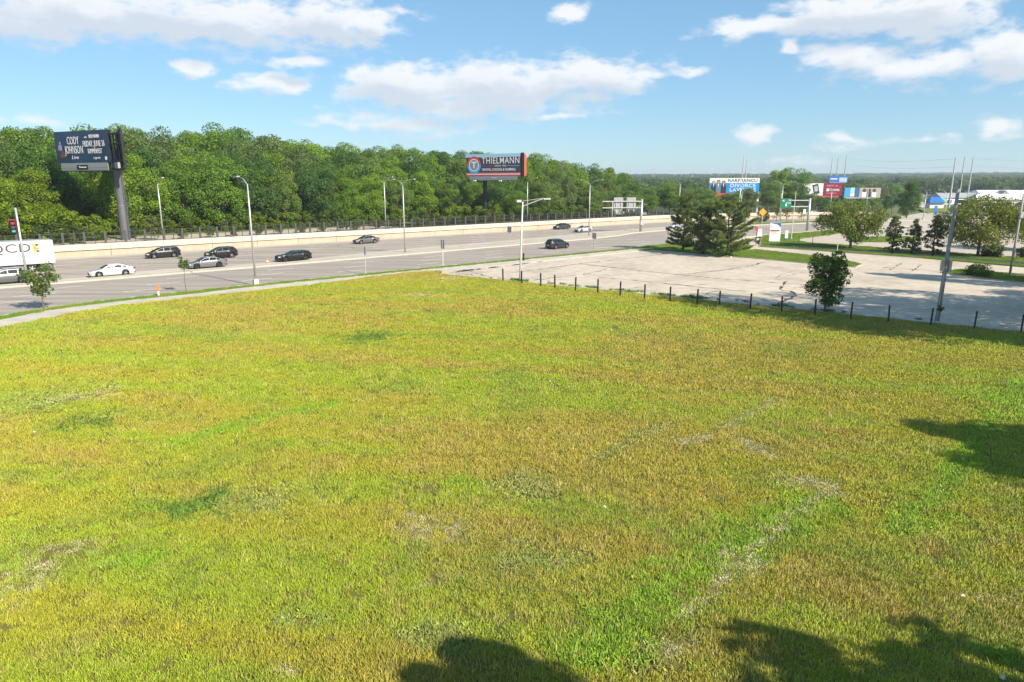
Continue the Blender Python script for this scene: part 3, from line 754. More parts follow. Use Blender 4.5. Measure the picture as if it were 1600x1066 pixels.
def plant(kind, name, loc, h, color, label, cat='tree', group=None, rz=None, wide=1.0):
    s = h / kind.h; t = thing(name, label, cat, loc, random.uniform(0, 6.28) if rz is None else rz, group)
    t.scale = (s * wide, s * wide, s)
    obj('trunk', kind.trunk, None, t)
    c = obj('crown', kind.crown, None, t); c.color = tuple(color) + (1,)
    return t
FK = [Kind(100 + i, 15, rx, h0, .3, sh, 64, 360, .34, base=3.2, fill=.35) for i, (rx, h0, sh) in enumerate(((5.6, 1.6, 'round'), (5.0, 1.2, 'egg'), (6.2, 2.2, 'round'), (5.6, 2.0, 'vase'), (4.9, 1.0, 'egg'), (6.0, 1.4, 'round')))]
BK = [Kind(130 + i, 5, 2.3, .15, .1, 'round', 30, 110, .30, base=.9) for i in range(3)]
CLR = [(.14, .235, .030), (.11, .20, .034), (.165, .26, .028), (.145, .20, .06), (.09, .17, .038), (.155, .23, .05), (.185, .28, .028)]
SKY = [(-200, 200), (0, 199), (30, 200), (60, 197), (110, 207), (190, 198), (230, 199), (262, 208), (310, 210), (370, 200), (400, 209), (450, 215), (500, 221), (560, 229), (600, 231), (650, 232), (700, 239), (740, 236), (800, 241), (830, 240), (860, 247), (900, 251), (950, 259), (975, 268), (1000, 275), (1060, 279), (1120, 283), (1180, 283), (1260, 283), (1400, 284), (1700, 286)]
def skyline(px): return (5 if px < 620 else 3) + float(np.interp(px, [a for a, b in SKY], [b for a, b in SKY]))
rt = random.Random(21)
wood = []
rows = [(141, 6.8, 13.0, 0), (148, 7.4, 16, 1), (156, 7.6, 19, 2), (165, 8.0, 30, 3), (176, 9.0, 30, 4), (191, 10.5, 30, 5)]
for n0, step, hmax, row in rows:
    u = -14.0
    while u < 178:
        n = n0 + rt.uniform(-2.2, 2.2); uu = u + rt.uniform(-1.8, 1.8)
        if u > 100 and row == 0: n -= 7 + min(8, (u - 100) * .12)
        if u > 100 and row > 0: n -= min(12, (u - 100) * .18)
        if u > 158: n -= (u - 158) * .75
        p = UN(uu, n); z = terr_z(n); p.z = z
        px, py = pix(p)
        if -170 < px < 1110:
            d = p.y * CT; ytop = skyline(px) + rt.uniform(0, 7) + (0 if row > 2 else (3 - row) * rt.uniform(3, 16))
            hmx = CAM_H + (HORIZON - ytop) / FPX * p.y - z
            h = min(hmx, hmax * rt.uniform(.82, 1.1))
            if h > 3.0: wood.append((row, px, p, h))
        u += step * rt.uniform(.85, 1.15)
wood.sort(key=lambda t: t[1])
cnt = {}
ORD = lambda i: ('first second third fourth fifth sixth seventh eighth ninth tenth eleventh twelfth thirteenth fourteenth fifteenth sixteenth seventeenth eighteenth nineteenth twentieth'.split() + ['%d%s' % (k, {1: 'st', 2: 'nd', 3: 'rd'}.get(k % 10, 'th')) for k in range(21, 99)])[i]
for row, px, p, h in wood:
    key = 'front edge' if row == 0 else 'middle rows' if row < 3 else 'skyline rows'
    cnt[key] = cnt.get(key, -1) + 1
    lab = '%s tree from the left in the %s of the wood behind the wall' % (ORD(cnt[key]), key)
    c = rt.choice(CLR); f = rt.uniform(.85, 1.2)
    if row == 0 and px < 210: c = (.20, .28, .018)
    if 700 < px < 850 and row < 2: h = min(h, 9.0)
    plant(rt.choice(FK), 'broadleaf_tree', p, h, [a * f for a in c], lab, group='trees in the %s of the wood' % key, rz=rt.uniform(0, 6.28), wide=min(1.5, max(.95, 10 / h)))
# understorey shrubs at the foot of the wood
i = 0; u = -8.0
while u < 150:
    n = 137.5 + rt.uniform(-1.5, 1.5) - (max(0, min(9, (u - 62) * .4)))
    p = UN(u, n, 1.8)
    if -60 < pix(p)[0] < 1040:
        i += 1; c = rt.choice(((.17, .23, .02), (.13, .19, .02), (.10, .16, .025)))
        plant(rt.choice(BK), 'wood_edge_shrub', p, rt.uniform(2.2, 4.6), c, 'low shrub at the foot of the wood, %s from the left' % ORD(i - 1), 'shrub', 'shrubs along the foot of the wood', rz=rt.uniform(0, 6), wide=1.25)
    u += rt.uniform(2.4, 3.8)
# bright low thicket left, in front of the wood, behind the truck
for i, (px, py, h) in enumerate(((-30, 384, 5.5), (25, 383, 6.2), (62, 381, 5.0), (100, 380, 5.6), (140, 379, 4.2), (160, 378, 3.4), (-5, 387, 3.6), (80, 385, 3.4), (118, 383, 3.0), (205, 375, 2.0))):
    p = G(px, py, 1.8); p = p * 1.03; p.z = 1.8
    plant(BK[i % 3], 'thicket_bush', p, h, (.185, .26, .018) if i < 6 else (.09, .14, .03), '%s bright bush from the left in the thicket above the truck' % ORD(i) if i < 6 else '%s low dark bush behind the fence beside the big billboard column' % ORD(i - 6), 'bush', 'thicket behind the truck', wide=1.3)
# clipped bushes just behind the fence
for i, (px, h) in enumerate(((285, 2.0), (329, 2.1), (366, 2.2), (405, 2.0), (437, 2.1), (472, 2.1), (505, 2.0), (536, 2.5), (555, 2.2), (590, 2.3), (618, 2.6), (650, 2.1), (700, 2.0), (740, 2.2))):
    n = 123.0 + (i % 2) * .5; p = UN(u_at(px, n, 1.8), n, 1.8)
    plant(BK[i % 3], 'fence_bush', p, h, (.12, .165, .04), '%s rounded bush from the left standing behind the steel fence' % ORD(i), 'bush', 'bushes behind the steel fence', wide=.95)
# slender young trees behind the fence by the lamp
YK = Kind(150, 5, 1.5, .6, .06, 'egg', 40, 34, .24, base=1.6, clr=(.18, .34), fill=.1)
for px, h, w in ((237, 4.6, 'left'), (247, 3.6, 'right')):
    p = UN(u_at(px, 123.2, 1.8), 123.2, 1.8)
    plant(YK, 'young_tree', p, h, (.16, .20, .05), 'thin pale young tree behind the fence, %s one of the pair by the lamp' % w, group='young trees behind the fence')
# trees of the middle distance to the right
mid = [(1010, 330, 9), (1035, 330, 8.5), (1060, 329, 10), (1085, 331, 9), (1108, 331, 8), (1130, 330, 9), (1150, 331, 8), (1172, 331, 9), (1215, 327, 15.5), (1232, 326, 16.5), (1243, 327, 13), (1200, 329, 11), (1268, 332, 7), (1285, 334, 5.6), (1305, 334, 5.6), (1322, 334, 5.2), (1345, 332, 5.2), (1365, 332, 5.4), (1385, 330, 6), (1395, 325, 6.5), (1255, 320, 12), (1180, 322, 12), (1120, 321, 12), (1075, 320, 12), (1040, 320, 12), (1340, 314, 9.5), (1375, 314, 9.5), (1400, 316, 9.5)]
for i, (px, py, h) in enumerate(sorted(mid)):
    p = G(px, py); c = CLR[i % 7]; w = 'around the lawyers billboard' if px < 1195 else 'in the tall round clump' if px < 1260 else 'under the far billboards'
    plant(FK[i % 6], 'broadleaf_tree', p, h, c, '%s mid-distance tree from the left beyond the highway bend, %s' % (ORD(i), w), group='mid-distance trees %s' % w, wide=1.25)
p = G(1416, 341); plant(FK[1], 'broadleaf_tree', p, 11.0, (.075, .14, .02), 'tall dark green tree standing alone behind the dark conifers', wide=1.0)
# reddish-yellow spreading ornamental trees
OK_ = Kind(160, 7.2, 5.0, 1.4, .22, 'round', 70, 330, .26, base=1.9, clr=(.18, .3)); OK2 = Kind(161, 8.2, 6.2, 1.7, .24, 'round', 85, 330, .27, base=2.0, clr=(.16, .28))
for kk_ in (OK_, OK2): kk_.crown.materials.clear(); kk_.crown.materials.append(LEAF_TIPPED)
plant(OK_, 'ornamental_tree', G(1328, 390), 7.4, (.135, .20, .03), 'round spreading tree with yellow-orange leaf tips beside the driveway', rz=1, wide=.98)
plant(OK2, 'ornamental_tree', G(1527, 402), 8.4, (.155, .205, .03), 'broad low-forked tree with orange-tinged leaves behind the wooden pole', rz=2, wide=.88)
plant(OK_, 'ornamental_tree', G(1612, 392), 7.6, (.135, .195, .03), 'orange-tinged spreading tree cut off by the right edge', rz=4, wide=.9)
# dark ragged conifers
CK = [Kind(170 + i, 6, 1.7, .3, .12, 'cone', 80, 90, .22, bark='bark_dark', base=1.0, clr=(.16, .30), fill=.15) for i in range(2)]
for i, (px, py, h, w) in enumerate(((1393, 396, 6.0, 'left'), (1424, 398, 5.6, 'middle'), (1457, 400, 6.2, 'right'))):
    plant(CK[i % 2], 'dark_conifer', G(px, py), h, (.11, .14, .05), 'dark ragged conifer on the lawn strip, %s one of three' % w, group='dark conifers', wide=1.15)
# small trees near the street and lot
MK = Kind(180, 4.3, 1.3, 1.2, .07, 'vase', 40, 62, .20, base=1.4, clr=(.25, .42), fill=.1)
plant(MK, 'young_maple', G(69, 484.5), 4.2, (.14, .20, .05), 'young leafy maple on the verge in front of the truck', wide=.95, rz=.6)
SK = Kind(181, 4, .45, 1.9, .035, 'egg', 16, 18, .2, base=2.2, clr=(.3, .55), fill=.05)
plant(SK, 'sapling', G(291.5, 457.5), 4.0, (.13, .18, .04), 'spindly sapling on the verge beside the grey sedan')
TK = Kind(182, 5.2, 1.6, .75, .1, 'round', 60, 190, .18, base=1.2, clr=(.24, .42), fill=.2)
plant(TK, 'lot_tree', PL(36.9, -.25), 5.2, (.095, .165, .026), 'dense dark green tree growing at the row of fence posts', rz=2.2, wide=1.0)
plant(SK, 'sapling', PL(45.3, .35), 1.6, (.07, .12, .02), 'knee-high sapling at the kerb right of the tall grey pole', wide=1.3)
# hedge balls
HK = Kind(183, 1.5, 1.25, .05, .08, 'round', 40, 120, .13, base=.3, clr=(.25, .4), fill=.5)
for px, py, h, c, lab in ((1530, 434, 1.5, (.06, .105, .015), 'broad green shrub on the grass island at the lot edge'), (1547, 403, 1.7, (.03, .055, .018), 'dark clipped hedge ball beside the orange-tinged tree'), (1599, 404, 1.4, (.03, .055, .018), 'dark clipped hedge ball at the right edge')):
    plant(HK, 'hedge_ball', G(px, py), h, c, lab, 'shrub', wide=1.1)
for i, (px, py, h) in enumerate(((1193, 348, 3.4), (1213, 347, 5.4), (1229, 346, 5.6), (1252, 345, 5.0))):
    plant(BK[i % 3] if i == 0 else YK, 'median_tree', G(px, py), h, ((.16, .15, .03), (.15, .16, .04), (.16, .15, .04), (.12, .17, .03))[i], '%s small tree from the left on the grassy median of the bend' % ORD(i), group='median trees', wide=1.2)

# ---- pines
def pine(seed, h, spread):
    g = np.random.default_rng(seed); rr = random.Random(seed); mb = MB()
    mb.tube([(0, 0, -.2), (.05, 0, h * .35), (rr.uniform(-.2, .2), .1, h * .7), (rr.uniform(-.3, .3), .1, h * .97)], [.17, .14, .09, .03], 7)
    C, Nn = [], []
    z = .5; tuft = []
    while z < h * .98:
        t = z / h; ln = spread * (1.0 - .62 * t ** 2.0) * (.8 if t < .1 else 1) * rr.uniform(.75, 1.15)
        for k in range(rr.randint(4, 6)):
            a = rr.uniform(0, 6.28); l = ln * rr.uniform(.55, 1.12); up = rr.uniform(-.05, .22) + .35 * t
            pts = [Vector((0, 0, z)) + Vector((math.cos(a) * l * s, math.sin(a) * l * s, l * (up * s + .22 * s * s - .10 * s))) for s in (0, .35, .7, 1)]
            mb.tube(pts, [.05, .04, .025, .012], 4)
            for _ in range(int(6 + l * 6.5)):
                s = rr.uniform(.28, 1.03); i = min(2, int(s * 3)); q = pts[i].lerp(pts[i + 1], min(1, s * 3 - i)) + Vector((rr.gauss(0, .2), rr.gauss(0, .2), rr.uniform(0, .18)))
                tuft.append(q)
        z += rr.uniform(.34, .62) * h / 8.5
    V, F = [], []
    for q in tuft:
        k = 30; d = g.normal(size=(k, 3)); d[:, 2] += .75; d /= np.linalg.norm(d, axis=1, keepdims=True)
        L_ = g.uniform(.18, .42, k)[:, None]; s = np.cross(d, g.normal(size=(k, 3))); s /= np.linalg.norm(s, axis=1, keepdims=True); s *= .034
        o = np.array(q)[None, :]; v = np.stack([o - s, o + s, o + d * L_], 1).reshape(-1, 3); F.append(np.arange(3 * k).reshape(k, 3) + len(V) * 3 * k); V.append(v)
    return mb.build_mesh(M['bark_dark']), np_mesh('crown', np.vstack(V), np.vstack(F), NEEDLE)
for seed, px, py, h, sp, lab, c in ((1, 1067, 391, 8.0, 2.9, 'dark pine with bare lower trunk, leftmost of the three pines', (.145, .19, .055)), (2, 1098, 397, 7.2, 2.9, 'shorter dark pine squeezed in the middle of the three pines', (.14, .18, .055)), (3, 1136, 400, 7.7, 4.6, 'largest and broadest of the three pines at the lot edge', (.175, .225, .06))):
    tm, cm_ = pine(seed, h, sp); t = thing('pine_tree', lab, 'pine', G(px, py, .15), 0, 'pines at the lot edge')
    obj('trunk', tm, None, t); c_ = obj('crown', cm_, None, t); c_.color = c + (1,)

# ---- trees outside the frame to the right and behind, whose shadows fall on lawn and lot
DOME = Kind(190, 12, 1.55, 6.5, .14, 'round', 90, 200, .32, base=6, clr=(.3, .42), fill=.0)
for x, y, h, k, w, lab in ((46.0, 43.2, 26, 2, .72, 'tall tree beyond the right edge shading the lot kerb'), (47.5, 38.5, 18, 1, .6, 'slender tree beyond the right edge shading the lawn below the lot kerb'), (53, 52, 18, 0, .85, 'second tall tree beyond the right edge shading the lot'), (67, 50, 18, 5, .95, 'third tall tree beyond the right edge shading the lot'),
                           (62, 68.7, 17, 4, .62, 'tree beyond the right edge shading the far side of the lot'), (74, 67, 17, 0, .75, 'second tree beyond the right edge shading the far side of the lot'),
                           (30.9, 19.2, 12, 4, .8, 'slim tree beyond the right edge shading the lawn'), (29.8, 15.6, 11, 1, .75, 'second slim tree beyond the right edge shading the lawn'),
                           (10.9, 2.6, 12.0, 8, 1.0, 'tree below the camera casting the rounded shadow'), (19.6, 2.6, 14, 6, .95, 'tree below right of the camera shading the bottom of the lawn'), (24.8, -4.4, 14, 6, 1.0, 'second tree below right of the camera shading the lawn')):
    plant((FK + [YK, TK, DOME])[k], 'shade_tree', (x, y, 0), h, (.09, .14, .02), lab, group='shade trees outside the picture', wide=w, rz=.4)

# ---- far woods: one mass to the horizon
fcoll = bpy.data.collections.new('far_crowns')
for i in range(4):
    me, _ = crown_mesh('far_crown', 200 + i, .3, 10, 5.5, 20, 46, 1.25, 'round', clr=(.3, .5), fill=.3); me.materials.clear(); me.materials.append(FARLEAF)
    fcoll.objects.link(bpy.data.objects.new('far_crown', me))
pts, scl, tin = [], [], []
rf = np.random.default_rng(5)
for d0, d1, step in ((360, 520, 11), (520, 800, 15), (800, 1300, 24), (1300, 2200, 42), (2200, 3200, 60)):
    d = d0
    while d < d1:
        w = 2 * d * .95; m = int(w / step)
        for k in range(m):
            X = -d * .95 + w * (k + rf.random()) / m; Y = d + rf.uniform(-.5, .5) * step
            px, py = pix((X, Y, 0))
            if px < 860 or px > 1800: continue
            if 1400 < px and Y < 560: continue
            if Y < 430 and px > 1290: continue
            dd = math.hypot(X, Y); dens = vnoise(np.array([X * .012]), np.array([Y * .012]), 3)[0]
            if rf.random() > .55 + dens: continue
            s = (step / 9.0) * rf.uniform(.75, 1.25) * .8; hz = rf.uniform(.7, 1.15) * min(1.5, .9 + d / 4000)
            if Y < 560: hz *= .85
            pts.append((X, Y, far_z(dd) - .5)); scl.append((s, s, hz))
            b = rf.uniform(.75, 1.2); c = [(.07, .12, .025), (.10, .15, .03), (.06, .10, .03), (.13, .165, .035), (.05, .09, .03)][rf.integers(0, 5)]
            tin.append((c[0] * b, c[1] * b, c[2] * b, 1))
        d += step * .9
n = len(pts)
scatter('far_woods', pts, scl, np.column_stack([np.zeros(n), np.zeros(n), rf.random(n) * 6.28]), rf.integers(0, 4, n), tin, fcoll, 'distant woods stretching to the hazy horizon on the right', 'woods')

# ================================================================== TEXT
def text(body, size, m, parent, loc, rot=(R(90), 0, 0), align='LEFT', sx=1.0, ext=.01, name='lettering', shear=0.0, off=0.0, sp=1.06):
    cu = bpy.data.curves.new('t', 'FONT'); cu.body = body; cu.size = size; cu.align_x = align; cu.align_y = 'CENTER'; cu.extrude = ext; cu.shear = shear; cu.offset = off; cu.resolution_u = 3; cu.space_character = sp
    to = bpy.data.objects.new('t', cu); COL.objects.link(to)
    dg = bpy.context.evaluated_depsgraph_get(); me = bpy.data.meshes.new_from_object(to.evaluated_get(dg))
    bpy.data.objects.remove(to); me.materials.clear()
    o = obj(name, me, m, parent); o.location = loc; o.rotation_euler = rot; o.scale = (sx, 1, 1)
    return o
def plate(name, m, parent, x0, x1, z0, z1, y, t=.02):
    return MB().box(((x0 + x1) / 2, y, (z0 + z1) / 2), (x1 - x0, t, z1 - z0)).build(name, m, parent)
def disc(name, m, parent, cx, cz, r0, r1, y, a0=0, a1=360, t=.02, k=28):
    mb = MB(); n = max(3, int(k * (a1 - a0) / 360))
    for yy in (y - t, ):
        for i in range(n):
            q0, q1 = R(a0 + (a1 - a0) * i / n), R(a0 + (a1 - a0) * (i + 1) / n)
            mb.add([(cx + r * math.cos(q), yy, cz + r * math.sin(q)) for r, q in ((r0, q0), (r1, q0), (r1, q1), (r0, q1))], [(0, 1, 2, 3)])
    return mb.build(name, m, parent)
W_, K_ = M['white'], M['black']

# ================================================================== BILLBOARDS
def billboard(name, label, c, rz, w, h, zb, ground_z, face_m, col_x, col_r, col_m, apron=.9, apron_m=None, catwalk=True, depth=.5, frame_m=None):
    t = thing(name, label, 'billboard', (c[0], c[1], 0), rz)
    frame_m = frame_m or M['dark']
    MB().box((0, depth / 2 + .05, zb + h / 2), (w, depth, h)).build('frame', frame_m, t)
    MB().box((0, 0, zb + h / 2), (w, .08, h)).build('face', face_m, t)
    mb = MB()
    for k in range(5): x = -w / 2 + w * (k + .5) / 5; mb.box((x, depth + .25, zb + h * .4), (.18, .18, h * .95))
    mb.box((0, depth + .55, zb + h * .28), (w * .96, .3, .45)); mb.build('back_beams', M['dark'], t)
    if apron: MB().box((0, .02, zb - apron / 2), (w * .88, .10, apron - .03)).build('apron', apron_m or M['grey'], t)
    if catwalk:
        mb = MB().box((0, -.55, zb - apron - .06), (w * 1.05, .9, .10)); mb.tube([(-w * .52, -1.0, zb - apron + .4), (w * .52, -1.0, zb - apron + .4)], .025, 4)
        mb.build('catwalk', M['dark'], t)
    mb = MB().tube([(col_x, depth + .55, ground_z - .3), (col_x, depth + .55, ground_z + (zb - ground_z) * .45), (col_x, depth + .55, ground_z + (zb - ground_z) * .46), (col_x, depth + .55, zb + h * .4)], [col_r * 1.12, col_r * 1.1, col_r, col_r], 16)
    mb.build('column', col_m, t, smooth=False)
    return t
# 1: dark digital screen, left
navy = mat('screen_navy', (.018, .045, .085), .4, var=.5, vs=.35, emit=0)
t = billboard('billboard', 'dark navy screen billboard with white concert lettering on a thick column', (-72.2, 115.0), R(-26), 13.7, 5.0, 14.1, 1.7, navy, 6.6, .64, M['bbcol'], apron=1.25, apron_m=M['signback'])
LT = mat('screen_letters', (.72, .70, .72), .5)
text('CODY', 1.75, LT, t, (-3.6, -.06, 17.55), sx=.60, off=.0); text('JOHNSON', 1.75, LT, t, (-4.35, -.06, 16.1), sx=.56, off=.0)
text('Live', .8, LT, t, (-2.9, -.06, 14.95), shear=.3, sx=1.3)
text('with', .38, LT, t, (1.0, -.06, 18.05)); text('RICH MARIN', .7, LT, t, (2.2, -.06, 18.15), sx=.62, off=.015)
text('FRIDAY, JUNE 26', 1.3, LT, t, (.45, -.06, 17.0), sx=.54, off=.0); text('SUMMERFEST', 1.05, LT, t, (1.5, -.06, 15.85), sx=.56, off=.0)
text('7:30 PM', .5, LT, t, (2.7, -.06, 14.75)); 
disc('emblem', LT, t, 5.9, 14.75, 0, .3, -.06)
MB().box((-5.55, -.06, 16.55), (.8, .02, .9)).box((-5.5, -.06, 17.3), (.35, .02, .4)).box((-5.9, -.06, 16.3), (.5, .02, .3), ry=.6).build('printed_figure', flat('lilac', (.33, .26, .48)), t)
MB().box((-4.9, -.062, 15.5), (1.0, .02, .8), ry=.4).box((-5.4, -.064, 15.2), (.6, .02, .7), ry=-.3).build('printed_figure', flat('rustprint', (.16, .06, .05)), t)
plate('name_plate', M['dark'], t, -1.8, 1.0, 13.05, 13.75, -.06); text('Viewtown', .5, W_, t, (-1.3, -.08, 13.4), sx=.9)
T1 = t
# its second, edge-on face and the framework between
e0, e1 = Vector((-62.6, 109.6, 0)), Vector((-70.0, 121.5, 0)); dd = (e1 - e0); an = math.atan2(dd.y, dd.x) - R(-26)
inv = Matrix.Rotation(-R(-26), 3, 'Z')
def loc1(p): return inv @ (Vector((p[0], p[1], 0)) - Vector((-72.2, 115.0, 0)))
a, b = loc1(e0), loc1(e1); mid_ = (a + b) / 2
MB().box((mid_.x, mid_.y, 16.5), (dd.length, .22, 5.4), an).build('rear_face', M['dark'], t)
mb = MB()
for q in np.linspace(.02, .98, 6):
    r = a.lerp(b, float(q)); mb.box((r.x, r.y, 16.0), (.16, .36, 6.2), an)
mb.build('rear_frame', M['dark'], t)
mb = MB()
for z in (13.1, 14.3, 16.9, 18.4):
    mb.box(((6.6 + a.x) / 2, (a.y + .3) / 2, z), ((Vector((a.x - 6.6, a.y, 0))).length, .25, .28), math.atan2(a.y - .3, a.x - 6.6))
    mb.box((6.9, 1.4, z), (.22, 2.8, .22))
for q in (.35, .7): r = Vector((6.6, .3, 0)).lerp(a, q); mb.box((r.x, r.y, 15.7), (.16, .16, 5.4))
mb.build('cross_frame', M['dark'], t)
MB().box(((6.8 + a.x) / 2, a.y / 2, 13.6), (1.5, .5, .9), -.3).build('control_box', M['signback'], t)
mb = MB()
for sx in (-.22, .22): mb.tube([(7.75 + sx, 1.0, 2), (7.75 + sx, 1.0, 13.4)], .035, 4)
for i in range(26): mb.tube([(7.53, 1.0, 2.4 + i * .42), (7.97, 1.0, 2.4 + i * .42)], .025, 4)
mb.tube([(7.9, .6, 1.5), (9.9, -.6, -.2)], .2, 6)
for z in (7.4, 8.0, 8.6): mb.tube([(8.0, 1, z), (8.9, .9, z)], .04, 4)
mb.tube([(8.9, .9, 7.0), (8.9, .9, 8.8)], .05, 4)
mb.build('ladder', M['bbcol'], t)
T1.location.x += 2.4

# 2: heating company billboard on black column
dn = flat('board_slate', (.052, .055, .085))
c2 = Vector((-4.4, 162)); t = billboard('billboard', 'slate billboard with heating company lettering and ring logo on a black column', c2, R(-31), 18.3, 6.1, 13.4, -1.0, dn, -3.4, .62, M['dark'], apron=1.3, apron_m=M['grey'])
t.scale = (.80, .80, .80); t.location.z = 1.75
LB = flat('board_lightblue', (.35, .58, .78)); RD = flat('board_red', (.62, .07, .06)); BL = flat('board_blue', (.08, .38, .72))
plate('blue_stripe', LB, t, -9.15, 9.15, 18.75, 19.5, -.06); plate('white_stripe', W_, t, -9.15, 9.15, 18.62, 18.74, -.06)
plate('red_stripe', RD, t, -9.15, 9.15, 13.98, 14.32, -.06); plate('white_stripe', W_, t, -9.15, 9.15, 13.72, 13.97, -.06); plate('red_stripe', RD, t, -9.15, 9.15, 13.4, 13.71, -.06)
disc('logo_ring', RD, t, -6.5, 16.45, 1.75, 2.45, -.07, 8, 188); disc('logo_ring', BL, t, -6.5, 16.45, 1.75, 2.45, -.07, 190, 366)
disc('logo_ring', W_, t, -6.5, 16.45, 1.5, 1.75, -.075); disc('logo_disc', flat('logo_grey', (.25, .27, .33)), t, -6.5, 16.45, 0, 1.5, -.07)
MB().box((-6.5, -.11, 17.2), (1.7, .02, .42)).box((-6.5, -.11, 16.4), (.42, .02, 1.7)).build('logo_letter', W_, t)
disc('logo_drop', LB, t, -6.5, 13.75, 0, .25, -.11); disc('logo_dot', RD, t, -6.5, 15.3, 0, .22, -.115)
text('THIELMANN', 2.5, W_, t, (-3.75, -.06, 17.55), sx=.84, off=.01, sp=1.12); text('SINCE 1932', .62, W_, t, (2.6, -.06, 16.15), align='CENTER', sx=1.2)
text('HEATING, COOLING & PLUMBING', 1.0, W_, t, (-3.7, -.06, 15.1), sx=.70, off=.008)
plate('rule', RD, t, -3.7, .4, 16.1, 16.2, -.06); plate('rule', LB, t, 4.9, 8.8, 16.1, 16.2, -.06)
text('Outdoor', .5, W_, t, (-.5, -.05, 12.8))
mb = MB()
for x_ in (-5.4, 3.4): mb.box((x_, -1.5, 12.0), (.8, .5, .22)).tube([(x_, -.5, 11.95), (x_, -1.4, 12.0)], .05, 4)
mb.build('floodlight', M['white'], t)
er = Vector((9.15, 0)); 
a = Vector((9.6, .4, 0)); ang = R(87 + 31); b = a + Vector((math.cos(ang), math.sin(ang), 0)) * 17
mid_ = (a + b) / 2
MB().box((mid_.x, mid_.y, 16.45), (17, .4, 6.1), ang).build('rear_face', M['dark'], t)
MB().box((mid_.x + .5, mid_.y + .16, 16.45), (17, .12, 6.2), ang).build('rear_print', flat('board_orange', (.50, .10, .05)), t)
MB().box((9.5, .6, 16.4), (.35, 1.0, 6.6)).build('end_frame', M['dark'], t)

# 3: lawyers billboard
c3 = Vector((85, 268)); t = billboard('billboard', 'white and blue lawyers billboard with three printed people on red apron', c3, R(-12), 18.3, 5.6, 7.0, -.3, M['blue'], 7.6, .55, M['rust'], apron=1.3, apron_m=flat('apron_red', (.62, .12, .10)), catwalk=False)
BR = flat('board_bright_blue', (.03, .26, .62)); plate('blue_field', BR, t, -9.15, 9.15, 7.0, 10.75, -.06); plate('white_field', W_, t, -9.15, 9.15, 10.76, 12.6, -.06)
DK = flat('print_dark', (.035, .035, .05)); text('KARP/IANCU', 1.5, DK, t, (-2.4, -.08, 11.65), sx=1.18, off=.02)
text('DIVORCE', 1.85, W_, t, (3.2, -.08, 9.75), align='CENTER', sx=1.15, off=.02); text('LAWYERS', 1.85, W_, t, (3.2, -.08, 8.15), align='CENTER', sx=1.15, off=.02)
SKN = flat('print_skin', (.52, .32, .23)); GS = flat('print_greyblue', (.16, .20, .28)); HR = flat('print_hair', (.10, .06, .04))
for i, (x, top, suit, hair) in enumerate(((-7.6, 11.7, DK, SKN), (-5.8, 12.0, GS, HR), (-3.9, 11.7, DK, HR))):
    MB().add([(x - 1.05, -.09, 7.02), (x + 1.05, -.09, 7.02), (x + .95, -.09, 9.6), (x + .45, -.09, 10.5), (x - .45, -.09, 10.5), (x - .95, -.09, 9.6)], [(0, 1, 2, 3, 4, 5)]).build('printed_suit', suit, t)
    MB().add([(x - .22, -.10, 10.45), (x, -.10, 9.0), (x + .22, -.10, 10.45)], [(0, 1, 2)]).build('printed_shirt', W_, t)
    disc('printed_hair', hair, t, x, top - .75, 0, .68, -.085); disc('printed_face', SKN, t, x, top - .9, 0, .47, -.105)
MB().tube([(8.9, 1.0, -.3), (8.9, 1.0, 7.5)], .55, 12).build('column', M['paleconc'], t)

# 4 and 5: farther boards
c4 = G(1289, 306, 6.2); s4 = Vector((c4.x, c4.y)).normalized() * 300; c4 = Vector((133, 292))
t = billboard('billboard', 'half white, half maroon billboard with two printed gadgets', (127.3, 290), R(-10), 18.0, 5.0, 5.6, -.3, W_, 6.4, .5, M['rust'], apron=.7, apron_m=flat('apron_red2', (.5, .10, .08)), catwalk=False)
plate('maroon_field', M['maroon'], t, 1.6, 9.0, 5.6, 10.6, -.06); GD = flat('print_gadget', (.05, .05, .06)); GG = flat('print_gadget_light', (.42, .44, .47))
MB().box((-5.2, -.06, 8.1), (3.8, .02, 1.9), ry=.5).box((-1.2, -.06, 8.2), (2.3, .02, 4.0), ry=-.25).build('printed_gadgets', GD, t)
MB().box((-4.9, -.08, 8.2), (2.6, .02, .7), ry=.5).box((-5.7, -.085, 7.5), (1.0, .02, .8), ry=.5).box((-1.2, -.08, 8.4), (1.4, .02, 2.2), ry=-.25).build('printed_screens', GG, t)
text('SWEET AS', .9, flat('print_pink', (.75, .30, .28)), t, (2.9, -.08, 9.6), sx=1.0, off=.02); text('STONES', 1.1, W_, t, (4.4, -.08, 7.9), sx=.85, off=.03); plate('emblem', W_, t, 2.9, 4.0, 7.4, 8.5, -.08); plate('print_line', flat('print_rose', (.6, .25, .27)), t, 2.9, 6.9, 6.5, 6.75, -.08)
t = billboard('billboard', 'small blue billboard peeking above the maroon one', (186, 400), R(-10), 10, 3.6, 11.0, -.3, flat('board_royal', (.05, .16, .50)), 0, .4, M['dark'], apron=.4, catwalk=False)
plate('white_field', flat('board_sky', (.45, .55, .72)), t, .5, 4.6, 11.2, 13.6, -.06); plate('print_line', W_, t, -4.2, -.5, 12.6, 13.2, -.06)
t = billboard('billboard', 'far billboard with blue left half and printed people on the right', (176.5, 352), R(-6), 17.5, 4.9, 3.4, -.3, flat('board_beige', (.40, .37, .33)), 3.5, .5, M['dark'], apron=.5, apron_m=M['signback'], catwalk=False)
